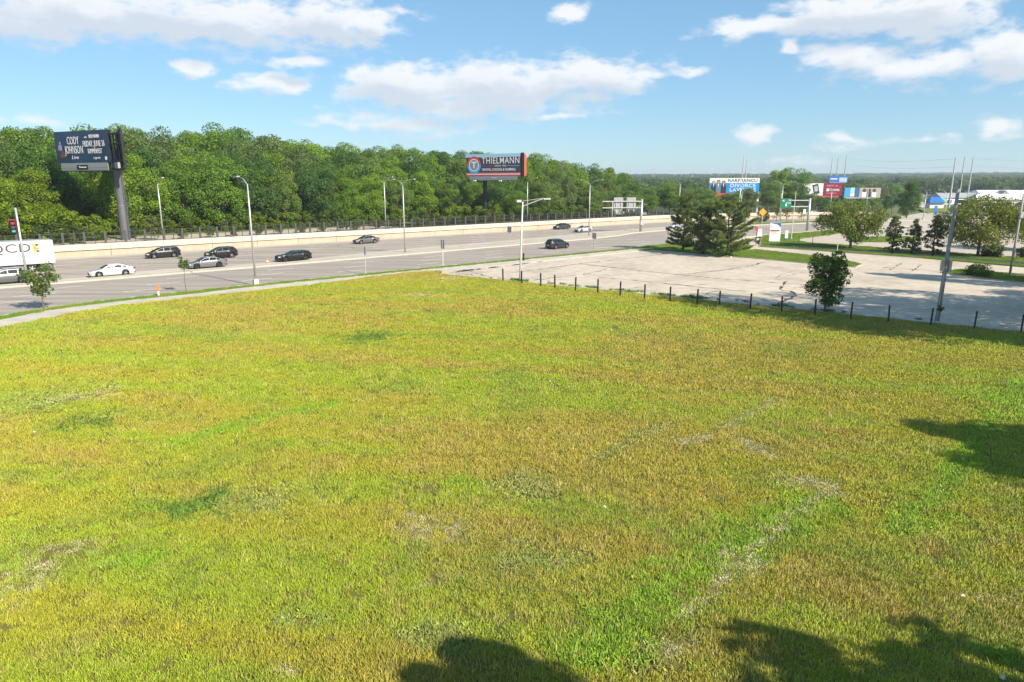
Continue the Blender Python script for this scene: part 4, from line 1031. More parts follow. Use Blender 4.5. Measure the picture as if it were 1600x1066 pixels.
plate('blue_field', flat('board_teal', (.05, .33, .58)), t, -8.7, -5.8, 3.7, 8.4, -.06); plate('sky_field', flat('board_pale', (.40, .58, .66)), t, -5.8, -1.6, 5.6, 8.4, -.06); plate('print_block', flat('board_navy2', (.05, .12, .26)), t, -3.8, -1.4, 3.7, 8.4, -.08); plate('print_block', W_, t, -5.8, -3.8, 4.3, 5.5, -.07)
for x in (.9, 3.2, 5.6): disc('printed_face', HR, t, x, 7.0, 0, .9, -.08); MB().box((x, -.085, 5.0), (1.9, .02, 2.4)).build('printed_body', (W_, DK, W_)[int(x / 2.2) % 3], t)

# ================================================================== STREET LAMPS, POLES, SIGNS
def lamp(base, h, arms, label, z0=0.0, group='street lamps', head='galv', foot=True, reach=2.5, lean=0):
    t = thing('street_lamp', label, 'street lamp', (base.x, base.y, z0), RA, group)
    if foot: MB().box((0, 0, .35), (.52, .52, .7), taper=.85).build('base', M['paleconc'], t)
    MB().tube([(0, 0, 0), (0, 0, h * .5), (0, 0, h - .75)], [.13, .105, .075], 8).build('pole', M['galv'], t, smooth=True)
    for sgn in arms:
        mb = MB().tube([(0, 0, h - 1.0), (0, sgn * .35, h - .62), (0, sgn * 1.1, h - .22), (0, sgn * reach, h)], [.06, .055, .05, .04], 6); mb.build('arm', M['galv'], t, smooth=True)
        MB().box((0, sgn * (reach + .4), h + .02), (.34, .95, .12)).box((0, sgn * (reach + .5), h - .06), (.26, .6, .05)).build('luminaire', M[head], t)
    return t
lamp(G(400, 446.5), 11.6, (1,), 'street lamp at the near kerb with one arm over the road')
lamp(UN(u_at(256, 121.6, 1.85), 121.6), 9.9, (-1,), 'lamp on the retaining wall nearest the dark screen billboard', 1.8, foot=False)
lamp(UN(u_at(603, 121.6, 1.85), 121.6), 10.2, (-1,), 'lamp on the retaining wall behind the double-armed lamp', 1.8, foot=False)
lamp(UN(u_at(824, 121.6, 1.85), 121.6), 10.2, (-1,), 'lamp on the retaining wall just right of the heating billboard', 1.8, foot=False)
lamp(G(633, 394.5, .15), 11.3, (1, -1), 'double-armed median lamp below the middle of the wood', .15, foot=False)
lamp(G(920, 368.5, .15), 11.3, (1, -1), 'double-armed median lamp in front of the silver sedan', .15, foot=False)
lamp(UN(168, 99), 11.2, (1, -1), 'double-armed median lamp rising behind the middle pine', .15, foot=False)
lamp(UN(184, 95.5), 11.0, (1, -1), 'double-armed lamp on the grassy median right of the lawyers billboard', .15, foot=False)
lamp(UN(u_at(1064, 119, 1.85), 119.8), 9.6, (1, -1), 'lamp with teal-tinted arms behind the leftmost pine', 1.8, head='teal', foot=False)
lamp(G(1157, 333), 8.5, (1,), 'thin lamp in front of the lawyers billboard', group='far lamps')
lamp(G(1296, 337), 9.6, (1, -1), 'thin lamp in front of the maroon billboard', group='far lamps', reach=1.8)
lamp(G(1352, 337), 9.6, (1,), 'thin lamp in front of the blue and beige billboard', group='far lamps', reach=1.8)
lamp(G(1392, 340), 7.2, (1, -1), 'double lamp left of the tall lone dark tree', group='far lamps', reach=1.6)
lamp(G(1442, 344), 7.6, (1,), 'thin lamp right of the tall lone dark tree', group='far lamps', reach=1.0)
lamp(G(1474, 352), 9.0, (1,), 'pale lamp immediately left of the tall leaning grey pole', group='far lamps', reach=.8)
lamp(G(1578, 352), 9.2, (1, -1), 'double lamp beside the wooden pole at the right edge', group='far lamps', reach=1.6)
for i, (px, py, h) in enumerate(((1446, 318, 7), (1509, 322, 7), (1521, 320, 7), (1526, 320, 7), (1536, 318, 6))):
    lamp(G(px, py), h, (1,), '%s small lot lamp from the left before the far white-roofed stores' % ORD(i), group='store lot lamps', reach=.9, foot=False)
# lot light with long bracket
t = thing('lot_light', 'pale leaning lot light pole with long bracket arm at the first fence posts', 'light pole', G(812.5, 441), 0)
ZT = 8.9
MB().tube([(0, 0, -.1), (.12, .2, ZT * .5), (.28, .3, ZT)], [.11, .095, .07], 8).build('pole', M['paleconc'], t, smooth=True)
MB().tube([(.27, .3, ZT - .5), (1.7, 1.2, ZT + .02), (2.6, 1.7, ZT + .3)], .05, 6).tube([(.3, .3, ZT + .1), (2.6, 1.7, ZT + .34)], .02, 4).build('arm', M['galv'], t)
MB().box((3.0, 1.95, ZT + .28), (.95, .3, .16), .55).build('luminaire', M['galv'], t); MB().box((-.15, .2, ZT + .08), (.55, .3, .26), .3).build('floodlight', M['galv'], t)
# near grey pole on the right, with meter boxes
t = thing('utility_pole', 'tall leaning grey pole with small boxes beyond the fence posts', 'pole', G(1464, 503), 0)
MB().tube([(0, 0, -.2), (.05, 0, 4), (.12, 0, 8), (.2, 0, 11.2)], [.17, .155, .135, .11], 10).build('shaft', M['greypole'], t, smooth=True)
for x, z in ((-.26, 4.6), (.32, 4.5), (-.2, 8.6)): MB().box((x, -.08, z), (.24, .2, .9 if z < 8 else .25)).build('meter_box', M['galv'], t)
MB().tube([(-.14, -.15, .1), (-.08, -.15, 4.2)], .03, 5).build('conduit', M['galv'], t)
t = thing('utility_pole', 'grey wooden pole on the grass island near the right edge', 'pole', G(1577, 433), 0)
MB().tube([(0, 0, -.2), (.06, 0, 5), (.1, 0, 9.7)], [.14, .125, .10], 9).build('shaft', M['greypole'], t, smooth=True)
MB().box((.02, -.1, 9.45), (1.4, .12, .14), .5).build('crossarm', M['greypole'], t); MB().box((.1, -.2, 7.3), (.3, .25, .7)).build('cut_out', M['galv'], t)
# transmission poles
def mast(p, h, r, label, group, z=0.0, arms=False):
    t = thing('transmission_pole', label, 'power pole', (p.x, p.y, z), 0, group)
    MB().tube([(0, 0, -1), (0, 0, h * .5), (0, 0, h)], [r, r * .8, r * .5], 7).build('shaft', M['galv'], t)
    if arms: MB().box((0, 0, h * .93), (h * .12, r * .4, r * .5), .3).box((0, 0, h * .82), (h * .12, r * .4, r * .5), .3).build('crossarms', M['galv'], t)
    return t
tp = []
for i, (px, pb, pt) in enumerate(((1482, 327, 248), (1497, 318, 247), (1510, 320, 248))):
    p = G(px, pb); h = CAM_H + (HORIZON - pt) / FPX * p.y; tp.append((p, h)); mast(p, h, .42, '%s of the three tall steel poles rising behind the grey pole' % ('left', 'middle', 'right')[i], 'near transmission poles')
for i, (px, d, top) in enumerate(((1284, 640, 248), (1293, 640, 248), (1305, 600, 245), (1150, 640, 245), (1155, 660, 251))):
    p = Vector(((px - 800) / FPX * d, d, 0)); h = CAM_H + (HORIZON - top) / FPX * d
    mast(p, h, .62, ('%s of the three far poles above the maroon billboard' % ('left', 'middle', 'right')[i]) if i < 3 else '%s of the two far poles above the lawyers billboard' % ('taller', 'shorter')[i - 3], 'far transmission poles', arms=i in (3,))
for i, (px, d, top) in enumerate(((980, 1500, 266), (1013, 1400, 264), (1016, 1400, 266), (1057, 1500, 266), (1074, 1500, 266), (1114, 1450, 263), (1128, 1500, 265), (1163, 1500, 265), (1175, 1550, 266), (1192, 1600, 268))):
    p = Vector(((px - 800) / FPX * d, d, 0)); mast(p, CAM_H + (HORIZON - top) / FPX * d, .7, '%s tiny pylon from the left on the hazy horizon' % ORD(i), 'horizon pylons', arms=True)
# wires
def wire(a, b, sag, r, label, grp):
    pts = [a.lerp(b, k / 14) - Vector((0, 0, sag * 4 * (k / 14) * (1 - k / 14))) for k in range(15)]
    return tag(MB().tube(pts, r, 3).build('power_line', M['galv']), label, 'power line', grp)
pa, ha = tp[2]
FARP = [Vector(((px - 800) / FPX * 620, 620, z)) for px, z in ((1305, 32), (1305, 27), (1305, 22))]
for i, z in enumerate((.97, .82, .67)):
    wire(FARP[i], Vector((tp[0][0].x, tp[0][0].y, tp[0][1] * z)), 2.0, .05, '%s thin power line spanning the sky between the far and near steel poles' % ('top', 'middle', 'lowest')[i], 'power lines')
    wire(Vector((pa.x, pa.y, ha * z)), Vector((pa.x + 95, pa.y - 30, ha * z - 1.5)), 1.6, .035, '%s thin power line leaving the steel poles to the right edge' % ('top', 'middle', 'lowest')[i], 'power lines')

def sign(p, h, w, sh, label, back='signback', cat='road sign', post='paleconc', rz=RA + R(90), pr=.05, shape='box', z0=0.0):
    t = thing('road_sign', label, cat, (p.x, p.y, z0), rz)
    MB().box((0, .04, h / 2), (pr * 1.6, pr * 1.6, h)).build('post', M[post], t)
    if shape == 'box': MB().box((0, 0, h - sh / 2 + .05), (w, .03, sh)).build('panel', M[back], t)
    elif shape == 'diamond': MB().box((0, 0, h - w * .5), (w, .03, w), ry=R(45)).build('panel', M[back], t)
    elif shape == 'oct': MB().lathe([(w / 2, -.02), (w / 2, .02)], (0, 0, h - w / 2), 8, 'Y').build('panel', M[back], t)
    return t
sign(G(572, 428.5), 3.2, .6, .95, 'small dark-backed sign on a thin post at the kerb nearest the lawn', 'grey', post='galv', rz=RA + R(75), z0=.1)
t = sign(G(692.5, 417), 3.4, .75, 1.15, 'grey-backed sign on a pale post where lawn and lot meet', 'grey', z0=.1)
sign(G(796, 380, .15), 3.0, 1.1, 1.1, 'grey-backed sign on a thin post on the concrete median', 'grey', post='galv', z0=.15)
sign(G(928, 394), 2.9, .85, .9, 'grey-backed sign at the kerb under the double median lamp', 'grey', post='galv', z0=.1)
t = thing('kerb_post', 'stubby dark post on the verge behind the lot light', 'post', G(818, 408.5)); MB().box((0, 0, .55), (.22, .22, 1.1)).add([(-.11, -.11, 1.1), (.11, -.11, 1.1), (.11, .11, 1.1), (-.11, .11, 1.1), (0, 0, 1.2)], [(0, 1, 4), (1, 2, 4), (2, 3, 4), (3, 0, 4)]).build('shaft', M['dark'], t)
t = thing('marker_post', 'orange marker on a white stub on the verge by the sapling', 'marker', G(248, 464), RA); MB().box((0, 0, .3), (.13, .13, .5)).build('stub', W_, t); MB().box((0, 0, .8), (.22, .06, .6)).build('marker', M['orange'], t)
def cone(p, m, label, s=1.0):
    t = thing('traffic_cone', label, 'cone', p); t.scale = (s, s, s)
    MB().box((0, 0, .025), (.42, .42, .05)).build('foot', M[m], t); MB().lathe([(.17, .05), (.1, .4), (.03, .75)], k=12).build('body', M[m], t); MB().lathe([(.128, .32), (.095, .47)], k=12).build('band', W_, t)
cone(G(418, 413.5), 'orange', 'orange traffic cone on the median left of the black wagon', 1.2)
cone(G(1274.5, 406, .1), 'signred', 'red cone on the grass island before the round dark tree', 1.25)
# overhead sign gantries
def gantry(p, h, arm, label, z0=0, rz=RA + R(90)):
    t = thing('sign_gantry', label, 'sign gantry', (p.x, p.y, z0), rz)
    MB().tube([(0, 0, 0), (0, 0, h)], [.32, .26], 12).build('column', M['galv'], t, smooth=True)
    for z in (h - .45, h - 1.85): MB().box((arm / 2, 0, z), (abs(arm), .22, .2)).build('arm', M['galv'], t)
    return t
g = gantry(G(1001, 362, .1), 7.2, -9.2, 'steel gantry over the highway carrying two grey sign backs', .1, rz=RA + R(90) + R(180))
g.rotation_euler = (0, 0, R(10))
for x in (-2.4, -5.4):
    MB().box((x, .25, 6.25), (2.15, .08, 2.7)).build('sign_back', M['signback'], g); MB().box((x - .6, .12, 5.7), (.12, .1, 2.6)).box((x + .6, .12, 5.7), (.12, .1, 2.6)).build('bracket', M['galv'], g)
MB().box((.1, -.35, 1.9), (.8, .4, .8)).build('control_cabinet', M['galv'], g)
t = thing('twin_pole', 'pair of grey posts standing behind the wall below the gantry signs', 'posts', UN(u_at(958, 122.5, 1.8), 122.5, 1.8), RA)
for x in (-.45, .45): MB().tube([(x, 0, 0), (x, 0, 4.2)], .2, 8).build('post', M['galv'], t)
g = gantry(G(1261, 360, .1), 7.3, -5.2, 'steel gantry at the bend carrying a green direction sign', .1); g.rotation_euler = (0, 0, R(8))
MB().box((-5.9, -.14, 6.2), (2.6, .08, 2.2)).build('green_panel', M['sgreen'], g)
text('41', .7, W_, g, (-6.9, -.2, 6.75)); text('W', .6, W_, g, (-5.4, -.2, 6.85)); text('East', .5, W_, g, (-5.6, -.2, 6.3))
MB().add([(-6.2, -.2, 5.9), (-5.6, -.2, 5.9), (-5.9, -.2, 5.45)], [(0, 2, 1)]).box((-5.9, -.2, 6.1), (.14, .02, .5)).build('arrow', W_, g)
for px, top, lab in ((1217, 300, 'thin post left of the green direction sign'), ):
    t = thing('thin_post', lab, 'post', G(px, 350)); MB().tube([(0, 0, 0), (0, 0, 8.2)], .1, 6).build('shaft', M['galv'], t)
t = thing('flag_pole', 'tall thin pole on the lawn right of the blue and white monument sign', 'pole', G(1236, 375)); MB().tube([(0, 0, 0), (.1, 0, 9.2)], [.09, .06], 7).build('shaft', M['paleconc'], t); MB().lathe([(.22, 0), (.2, .5)], k=10).build('base', M['kerb'], t)
for i, (px, py, h) in enumerate(((1248, 382, 1.7), (1269, 384, 1.8), (1307, 402, 2.0))):
    t = thing('thin_post', ('left thin post at the driveway mouth', 'right thin post at the driveway mouth', 'pale thin post on the verge behind the dark round tree')[i], 'post', G(px, py)); MB().tube([(0, 0, 0), (0, 0, h)], .05, 6).build('shaft', M['fencep'] if i < 2 else M['paleconc'], t)
# monument sign, small directory, stop signs, roadworks sign
t = thing('monument_sign', 'white monument sign with blue curved top and maroon band', 'sign', G(1209.5, 379.5), R(-8))
MB().box((0, 0, .15), (2.1, .5, .3)).build('plinth', M['galv'], t); MB().box((0, 0, 2.0), (1.95, .34, 3.4)).build('panel', W_, t)
MB().add([(-.9, -.176, 3.68), (.95, -.176, 3.68), (.95, -.176, 2.75), (.72, -.176, 3.05), (.4, -.176, 3.32), (0, -.176, 3.47), (-.5, -.176, 3.53)], [(0, 6, 5, 4, 3, 2, 1)]).build('blue_corner', M['blue'], t)
plate('maroon_band', M['maroon'], t, -.88, .7, 2.15, 2.35, -.18)
for z in (2.0, 1.78, 3.0): plate('print_line', M['grey'], t, -.75, -.75 + (1.0 if z < 2.5 else .5), z - .03, z + .03, -.18)
t = thing('directory_sign', 'narrow white post sign with blue foot right of the monument sign', 'sign', G(1228, 377), R(-8)); MB().box((0, 0, 1.3), (.55, .2, 1.5)).build('panel', W_, t); MB().box((-.05, 0, .3), (.42, .22, .55)).build('foot', M['blue'], t)
sign(G(1181, 384), 3.3, .8, .8, 'red stop sign facing the street beside the largest pine', 'signred', 'stop sign', shape='oct', rz=R(10), post='fencep')
t = sign(G(1185.5, 384), 2.9, .75, 1.2, 'white board on dark posts next to the stop sign', 'white', rz=R(10), post='fencep')
sign(G(1190.5, 350, .15), 4.0, 1.5, 1.5, 'amber diamond roadworks sign on the bend', 'syellow', 'road sign', shape='diamond', rz=R(5))
sign(G(1255.5, 348), 3.6, .7, 1.2, 'white sign with dark post left of the green sign gantry column', 'white', rz=R(5), post='fencep')
for i, (px, py) in enumerate(((1268, 340), (1274, 340))): sign(G(px, py), 2.0, .8, 1.4, '%s of the two small pale signs before the bend wall' % ('left', 'right')[i], 'white', rz=R(5))
# traffic signal on a pole
t = thing('traffic_signal', 'traffic signal on a pale pole in front of the truck', 'traffic light', UN(9.4, 85.6 + 5.5, .15), R(35))
MB().tube([(0, 0, 0), (-.05, 0, 8.2)], [.14, .10], 8).build('pole', M['galv'], t, smooth=True)
MB().box((-.5, -.05, 6.2), (.55, .42, 1.35)).build('housing', M['dark'], t); MB().box((-.5, .2, 6.2), (.75, .04, 1.6)).build('backplate', M['rust'], t)
for z, m in ((6.62, 'signred'), (6.2, 'rust'), (5.78, 'teal')):
    MB().lathe([(.17, -.02), (.17, .02)], (-.5, -.28, z), 12, 'Y').build('lens', M[m], t); MB().box((-.5, -.36, z + .18), (.36, .2, .03)).build('visor', M['dark'], t)
# row of bare fence posts along the lot
pm = MB().box((0, 0, .68), (.12, .12, 1.36)).add([(-.055, -.055, 1.36), (.055, -.055, 1.36), (.055, .055, 1.36), (-.055, .055, 1.36), (0, 0, 1.42)], [(0, 1, 4), (1, 2, 4), (2, 3, 4), (3, 0, 4), (3, 2, 1, 0)])
pp = None
POSTS = [(786, 439), (815, 443), (845, 447), (867, 450), (899, 454), (934, 457.5), (969, 462), (1007, 467), (1047, 471), (1089, 475), (1124, 478.5), (1172, 483), (1221, 488), (1273, 493), (1329, 498), (1388, 503.5), (1454, 508.5), (1522, 514), (1595, 520)]
for i, (px, py) in enumerate(POSTS):
    p = G(px, py, .15)
    if pp is None: pp = pm.build('fence_post', M['fence']); o = pp
    else: o = pp.copy(); COL.objects.link(o)
    o.location = p; o.rotation_euler = (random.gauss(0, .022), random.gauss(0, .022), math.atan2(pd.y, pd.x))
    tag(o, '%s bare dark fence post from the left along the lot kerb' % ORD(i), 'post', 'bare fence posts along the lot')

# ================================================================== VEHICLES
def interp(pts, x): return float(np.interp(x, [p[0] for p in pts], [p[1] for p in pts]))
def car_parts(spec):
    L, W, belt, roof, wr, wx = spec['L'], spec['W'], spec['belt'], spec['roof'], spec['wr'], spec['wx']
    cl = spec.get('cl', .2); out = []
    hw = lambda x: W / 2 * (1 - .30 * min(1, abs(x - L / 2) / (L / 2)) ** 7 - .02)
    xs = sorted(set([0, .03, .08, .16] + [i * .12 for i in range(2, int(L / .12))] + [L - .16, L - .08, L - .03, L] + [w + s for w in wx for s in (-wr - .07, -wr - .05, wr + .05, wr + .07)]))
    def zb(x):
        z = cl + (.1 if x < .12 or x > L - .12 else 0)
        for w in wx:
            a = wr + .06; d = abs(x - w)
            if d < a: z = max(z, wr + math.sqrt(a * a - d * d))
        return z
    def body():
        mb = MB(); rows = []
        for x in xs:
            w, b, t = hw(x), zb(x), interp(belt, x); t = max(t, b + .08); r = [(0, b), (w * .88, b), (w * .98, b + .25 * (t - b)), (w, b + .55 * (t - b)), (w * .975, b + .85 * (t - b)), (w * .92, t - .015), (w * .6, t + .012), (0, t + .02)]
            ring = [(L / 2 - x, -y, z) for y, z in r] + [(L / 2 - x, y, z) for y, z in reversed(r[1:-1])]
            rows.append(ring)
        k = len(rows[0])
        for ring in rows: mb.v += ring
        for i in range(len(rows) - 1):
            for j in range(k): mb.f.append((i * k + j, i * k + (j + 1) % k, (i + 1) * k + (j + 1) % k, (i + 1) * k + j))
        mb.f += [tuple(range(k)), tuple((len(rows) - 1) * k + j for j in reversed(range(k)))]
        return mb
    x0, x1 = roof[0][0], roof[-1][0]; hm = max(z for _, z in roof) - interp(belt, (x0 + x1) / 2)
    def gh(x, o=0.0):
        zb_, zr = interp(belt, x) - .03, interp(roof, x); f = max(0, min(1, (zr - zb_) / hm)); w = hw(x)
        return (w * .925 + o, zb_), (w * (.90 - .15 * f) + o, zb_ + (zr - zb_) * .86), (w * (.80 - .16 * f), zr - .015 + o), (0, zr + .015 + o)
    gx = sorted(set(list(np.linspace(x0, x1, 24)) + [p[0] for p in roof]))
    mb = MB(); rows = []
    for x in gx:
        r = gh(x); rows.append([(L / 2 - x, -y, z) for y, z in r] + [(L / 2 - x, y, z) for y, z in reversed(r[:-1])])
    k = 7
    for ring in rows: mb.v += ring
    for i in range(len(rows) - 1):
        for j in range(k - 1): mb.f.append((i * k + j, i * k + j + 1, (i + 1) * k + j + 1, (i + 1) * k + j))
    out.append(('body', body(), 'paint_car', True)); out.append(('cabin', mb, 'paint_car', True))
    for sd in (-1, 1):
        for a, b in spec['win']:
            mb = MB(); X = np.linspace(a, b, 7); V = []
            for x in X:
                p0, p1 = gh(x, .008)[:2]
                for s in (.14, .93): V.append((L / 2 - x, sd * (p0[0] + (p1[0] - p0[0]) * s), p0[1] + (p1[1] - p0[1]) * s))
            mb.add(V, [(2 * i, 2 * i + 2, 2 * i + 3, 2 * i + 1) for i in range(6)]); out.append(('side_window', mb, 'glass', False))
    def top_glass(a, b):
        mb = MB(); V = []
        for x in np.linspace(a, b, 6):
            p = gh(x, .01); w = p[2][0] * .96
            for s in (-1, -.5, 0, .5, 1): V.append((L / 2 - x, s * w, p[2][1] + (p[3][1] - p[2][1]) * (1 - abs(s)) + .006))
        mb.add(V, [(5 * i + j, 5 * i + j + 1, 5 * i + j + 6, 5 * i + j + 5) for i in range(5) for j in range(4)]); return mb
    out.append(('windshield', top_glass(x0 + .08, roof[1][0] - .02), 'glass', False)); out.append(('rear_window', top_glass(roof[-2][0] + .04, x1 - .08), 'glass', False))
    for sd in (-1, 1):
        zf = interp(belt, .25) - .13
        out.append(('headlight', MB().box((L / 2 - .16, sd * W * .36, zf), (.32, W * .17, .13), rz=-sd * .35), 'lampglass', False))
        out.append(('taillight', MB().box((-L / 2 + .10, sd * W * .385, interp(belt, L - .3) - .14), (.2, W * .13, .17), rz=sd * .3), 'red', False))
        xm = roof[0][0] + .38; out.append(('mirror', MB().box((L / 2 - xm, sd * (W / 2 + .07), interp(belt, xm) + .07), (.12, .2, .13)), 'paint_car', False))
    out.append(('grille', MB().box((L / 2 - .03, 0, .48), (.08, W * .5, .2)).box((L / 2 - .035, 0, .27), (.08, W * .62, .1)), 'black', False))
    out.append(('rear_bumper', MB().box((-L / 2 + .05, 0, .36), (.12, W * .74, .16)), 'black', False))
    out.append(('licence_plate', MB().box((-L / 2 + .002, 0, .68), (.02, .34, .16)), 'white', False))
    out.append(('underbody', MB().box((0, 0, .30), (L * .86, W * .66, .24)), 'black', False))
    return out
def wheel_mesh(wr):
    ty = MB().lathe([(wr * .66, -.105), (wr * .95, -.10), (wr, -.06), (wr, .06), (wr * .95, .10), (wr * .66, .105)], k=20, axis='Y')
    rm = MB().lathe([(wr * .67, -.09), (wr * .62, -.112), (wr * .56, -.085), (wr * .2, -.075)], k=20, axis='Y')
    for i in range(5):
        q = 2 * math.pi * i / 5; rm.box((math.cos(q) * wr * .36, -.095, math.sin(q) * wr * .36), (wr * .6, .03, wr * .16), ry=-q)
    rm.lathe([(wr * .16, -.115), (wr * .12, -.12)], k=10, axis='Y')
    return ty, rm
def car(spec, p, rz, color, label, name='car', rim='rim', cat='car'):
    t = thing(name, label, cat, (p.x, p.y, p.z), rz, 'cars on the road')
    for nm, mb, m, smooth in car_parts(spec):
        o = mb.build(nm, M[m], t, smooth=False); o.color = tuple(color) + (1,)
        if smooth:
            me = o.data; me.polygons.foreach_set('use_smooth', [True] * len(me.polygons)); me.set_sharp_from_angle(angle=R(32))
    ty, rm = wheel_mesh(spec['wr'])
    tm = None
    for w in spec['wx']:
        for sd in (-1, 1):
            if tm is None:
                o = ty.build('wheel', M['tyre'], t); r = rm.build('rim', M[rim], o); tm, rmm = o.data, r.data
            else:
                o = obj('wheel', tm, None, t); r = obj('rim', rmm, None, o)
            o.location = (spec['L'] / 2 - w, sd * (spec['W'] / 2 - .125), spec['wr'])
            if sd > 0: o.rotation_euler = (0, 0, math.pi)
    return t
SEDAN = dict(L=4.85, W=1.84, wr=.34, wx=(.93, 3.75), belt=[(0, .50), (.05, .66), (.35, .76), (1.2, .91), (1.5, .96), (2.5, .985), (3.9, 1.03), (4.45, 1.05), (4.78, 1.0), (4.85, .62)], roof=[(1.22, .93), (2.05, 1.36), (2.5, 1.46), (3.05, 1.46), (3.55, 1.37), (4.42, 1.05)], win=[(1.62, 2.55), (2.62, 3.45), (3.5, 3.9)])
SUV = dict(L=4.55, W=1.86, wr=.37, wx=(.9, 3.55), cl=.24, belt=[(0, .58), (.05, .80), (.3, .93), (1.1, 1.05), (1.3, 1.07), (4.15, 1.14), (4.47, 1.14), (4.55, .66)], roof=[(1.0, 1.05), (1.85, 1.56), (2.3, 1.67), (3.4, 1.68), (4.05, 1.60), (4.50, 1.14)], win=[(1.45, 2.30), (2.38, 3.25), (3.32, 3.95)])
WAGON = dict(L=5.02, W=1.88, wr=.37, wx=(.95, 4.0), belt=[(0, .55), (.04, .80), (.4, .90), (1.55, 1.0), (4.6, 1.06), (4.95, 1.03), (5.02, .62)], roof=[(1.55, .98), (2.25, 1.38), (2.7, 1.48), (4.1, 1.46), (4.6, 1.38), (4.97, 1.05)], win=[(1.95, 2.75), (2.83, 3.65), (3.72, 4.55)])
HATCH = dict(L=4.7, W=1.83, wr=.34, wx=(.9, 3.65), belt=[(0, .52), (.05, .70), (.3, .82), (1.0, .98), (1.2, 1.01), (4.3, 1.08), (4.62, 1.08), (4.7, .64)], roof=[(.85, .98), (1.85, 1.47), (2.4, 1.60), (3.7, 1.60), (4.3, 1.56), (4.66, 1.08)], win=[(1.4, 2.3), (2.38, 3.2), (3.28, 4.2)])
LFT, RGT = RA + math.pi, RA
BLK = (.014, .014, .016)
def at_car(px, py, n_off=.9):
    p = G(px, py); p = p + Vector((-SU, CU, 0)) * n_off; p.z = .012; return p
car(SUV, at_car(14, 444.5), LFT, (.13, .135, .14), 'grey SUV cut off by the left edge in the turn lane')
car(SEDAN, at_car(178, 432.5), LFT, (.66, .66, .66), 'white sedan with dark hood reflections in the turn lane')
car(HATCH, at_car(258, 403.5), LFT, BLK, 'black hatchback close to the retaining wall, left of the sapling')
car(SEDAN, at_car(327, 419.5), LFT, (.17, .17, .175), 'dark silver sedan right behind the sapling', rim='rim_dark')
car(SUV, at_car(349, 404), LFT, BLK, 'black SUV half hidden by the dark silver sedan')
car(WAGON, at_car(463, 408.5), LFT, (.010, .010, .012), 'long black station wagon right of the street lamp', rim='rim_dark')
car(SEDAN, at_car(576, 381), LFT, (.12, .12, .125), 'grey sedan driving alone beside the retaining wall')
car(SEDAN, at_car(882, 358.5), LFT, (.045, .045, .05), 'dark sedan ahead of the silver one on the far lane')
car(SEDAN, at_car(916, 363), LFT, (.50, .50, .51), 'silver sedan behind the double median lamp')
car(SUV, at_car(877, 389), RGT, (.03, .034, .038), 'dark SUV seen from behind on the near lanes')
car(SEDAN, at_car(1061, 357.5), LFT, (.40, .44, .52), 'pale blue car partly hidden by the leftmost pine')
# box truck
t = thing('box_truck', 'white box truck with large grey letters cut off by the left edge', 'truck', UN(u_at(43, 104.8) - 1.0, 104.8, .01), LFT)
TL = 13.0                                            # box from x=0 (rear end at -x)
bx0 = -3.9; bx1 = bx0 + TL
MB().box(((bx0 + bx1) / 2, 0, 2.5), (TL, 2.5, 2.75)).build('box', M['offwhite'], t)
MB().box(((bx0 + bx1) / 2, 0, 3.90), (TL + .02, 2.54, .07)).build('roof_rail', M['galv'], t)
MB().box(((bx0 + bx1) / 2, 0, 1.09), (TL + .02, 2.54, .12)).build('floor_rail', M['galv'], t)
MB().box(((bx0 + bx1) / 2, 0, 1.95), (TL, 2.52, .05)).build('side_band', M['galv'], t)
MB().box((bx0 - .01, 0, 2.5), (.06, 2.4, 2.6)).build('rear_door', M['signback'], t); MB().box((bx0 - .03, 1.22, 2.5), (.10, .14, 2.8)).box((bx0 - .03, -1.22, 2.5), (.10, .14, 2.8)).build('door_frame', M['galv'], t)
MB().box(((bx0 + bx1) / 2, 0, .92), (TL * .96, 1.0, .22)).build('chassis', M['black'], t); MB().box((bx0 + .1, 0, .55), (.12, 2.3, .14)).box((bx0 + .15, .6, .8), (.1, .1, .5)).box((bx0 + .15, -.6, .8), (.1, .1, .5)).build('underride_guard', M['galv'], t)
ty, rm = wheel_mesh(.5); tm = None
for x in (bx0 + 1.3, bx0 + 2.5, bx1 - 1.2, bx1 + 1.6):
    for sd in (-1, 1):
        if tm is None: o = ty.build('wheel', M['tyre'], t); r = rm.build('rim', M['galv'], o); tm, rmm = o.data, r.data
        else: o = obj('wheel', tm, None, t); r = obj('rim', rmm, None, o)
        o.location = (x, sd * 1.08, .5); o.scale = (1, 1.5, 1); 
        if sd > 0: o.rotation_euler = (0, 0, math.pi)
MB().box((bx1 + 1.5, 0, 1.9), (2.0, 2.4, 2.6)).box((bx1 + 2.7, 0, 1.3), (.6, 2.3, 1.3)).build('cab', M['offwhite'], t); MB().box((bx1 + 2.5, 0, 2.5), (.06, 2.1, .9)).build('windshield', M['glass'], t)
for sd in (-1, 1): MB().box((bx1 + 1.7, sd * 1.21, 2.4), (1.0, .04, .8)).build('side_window', M['glass'], t)
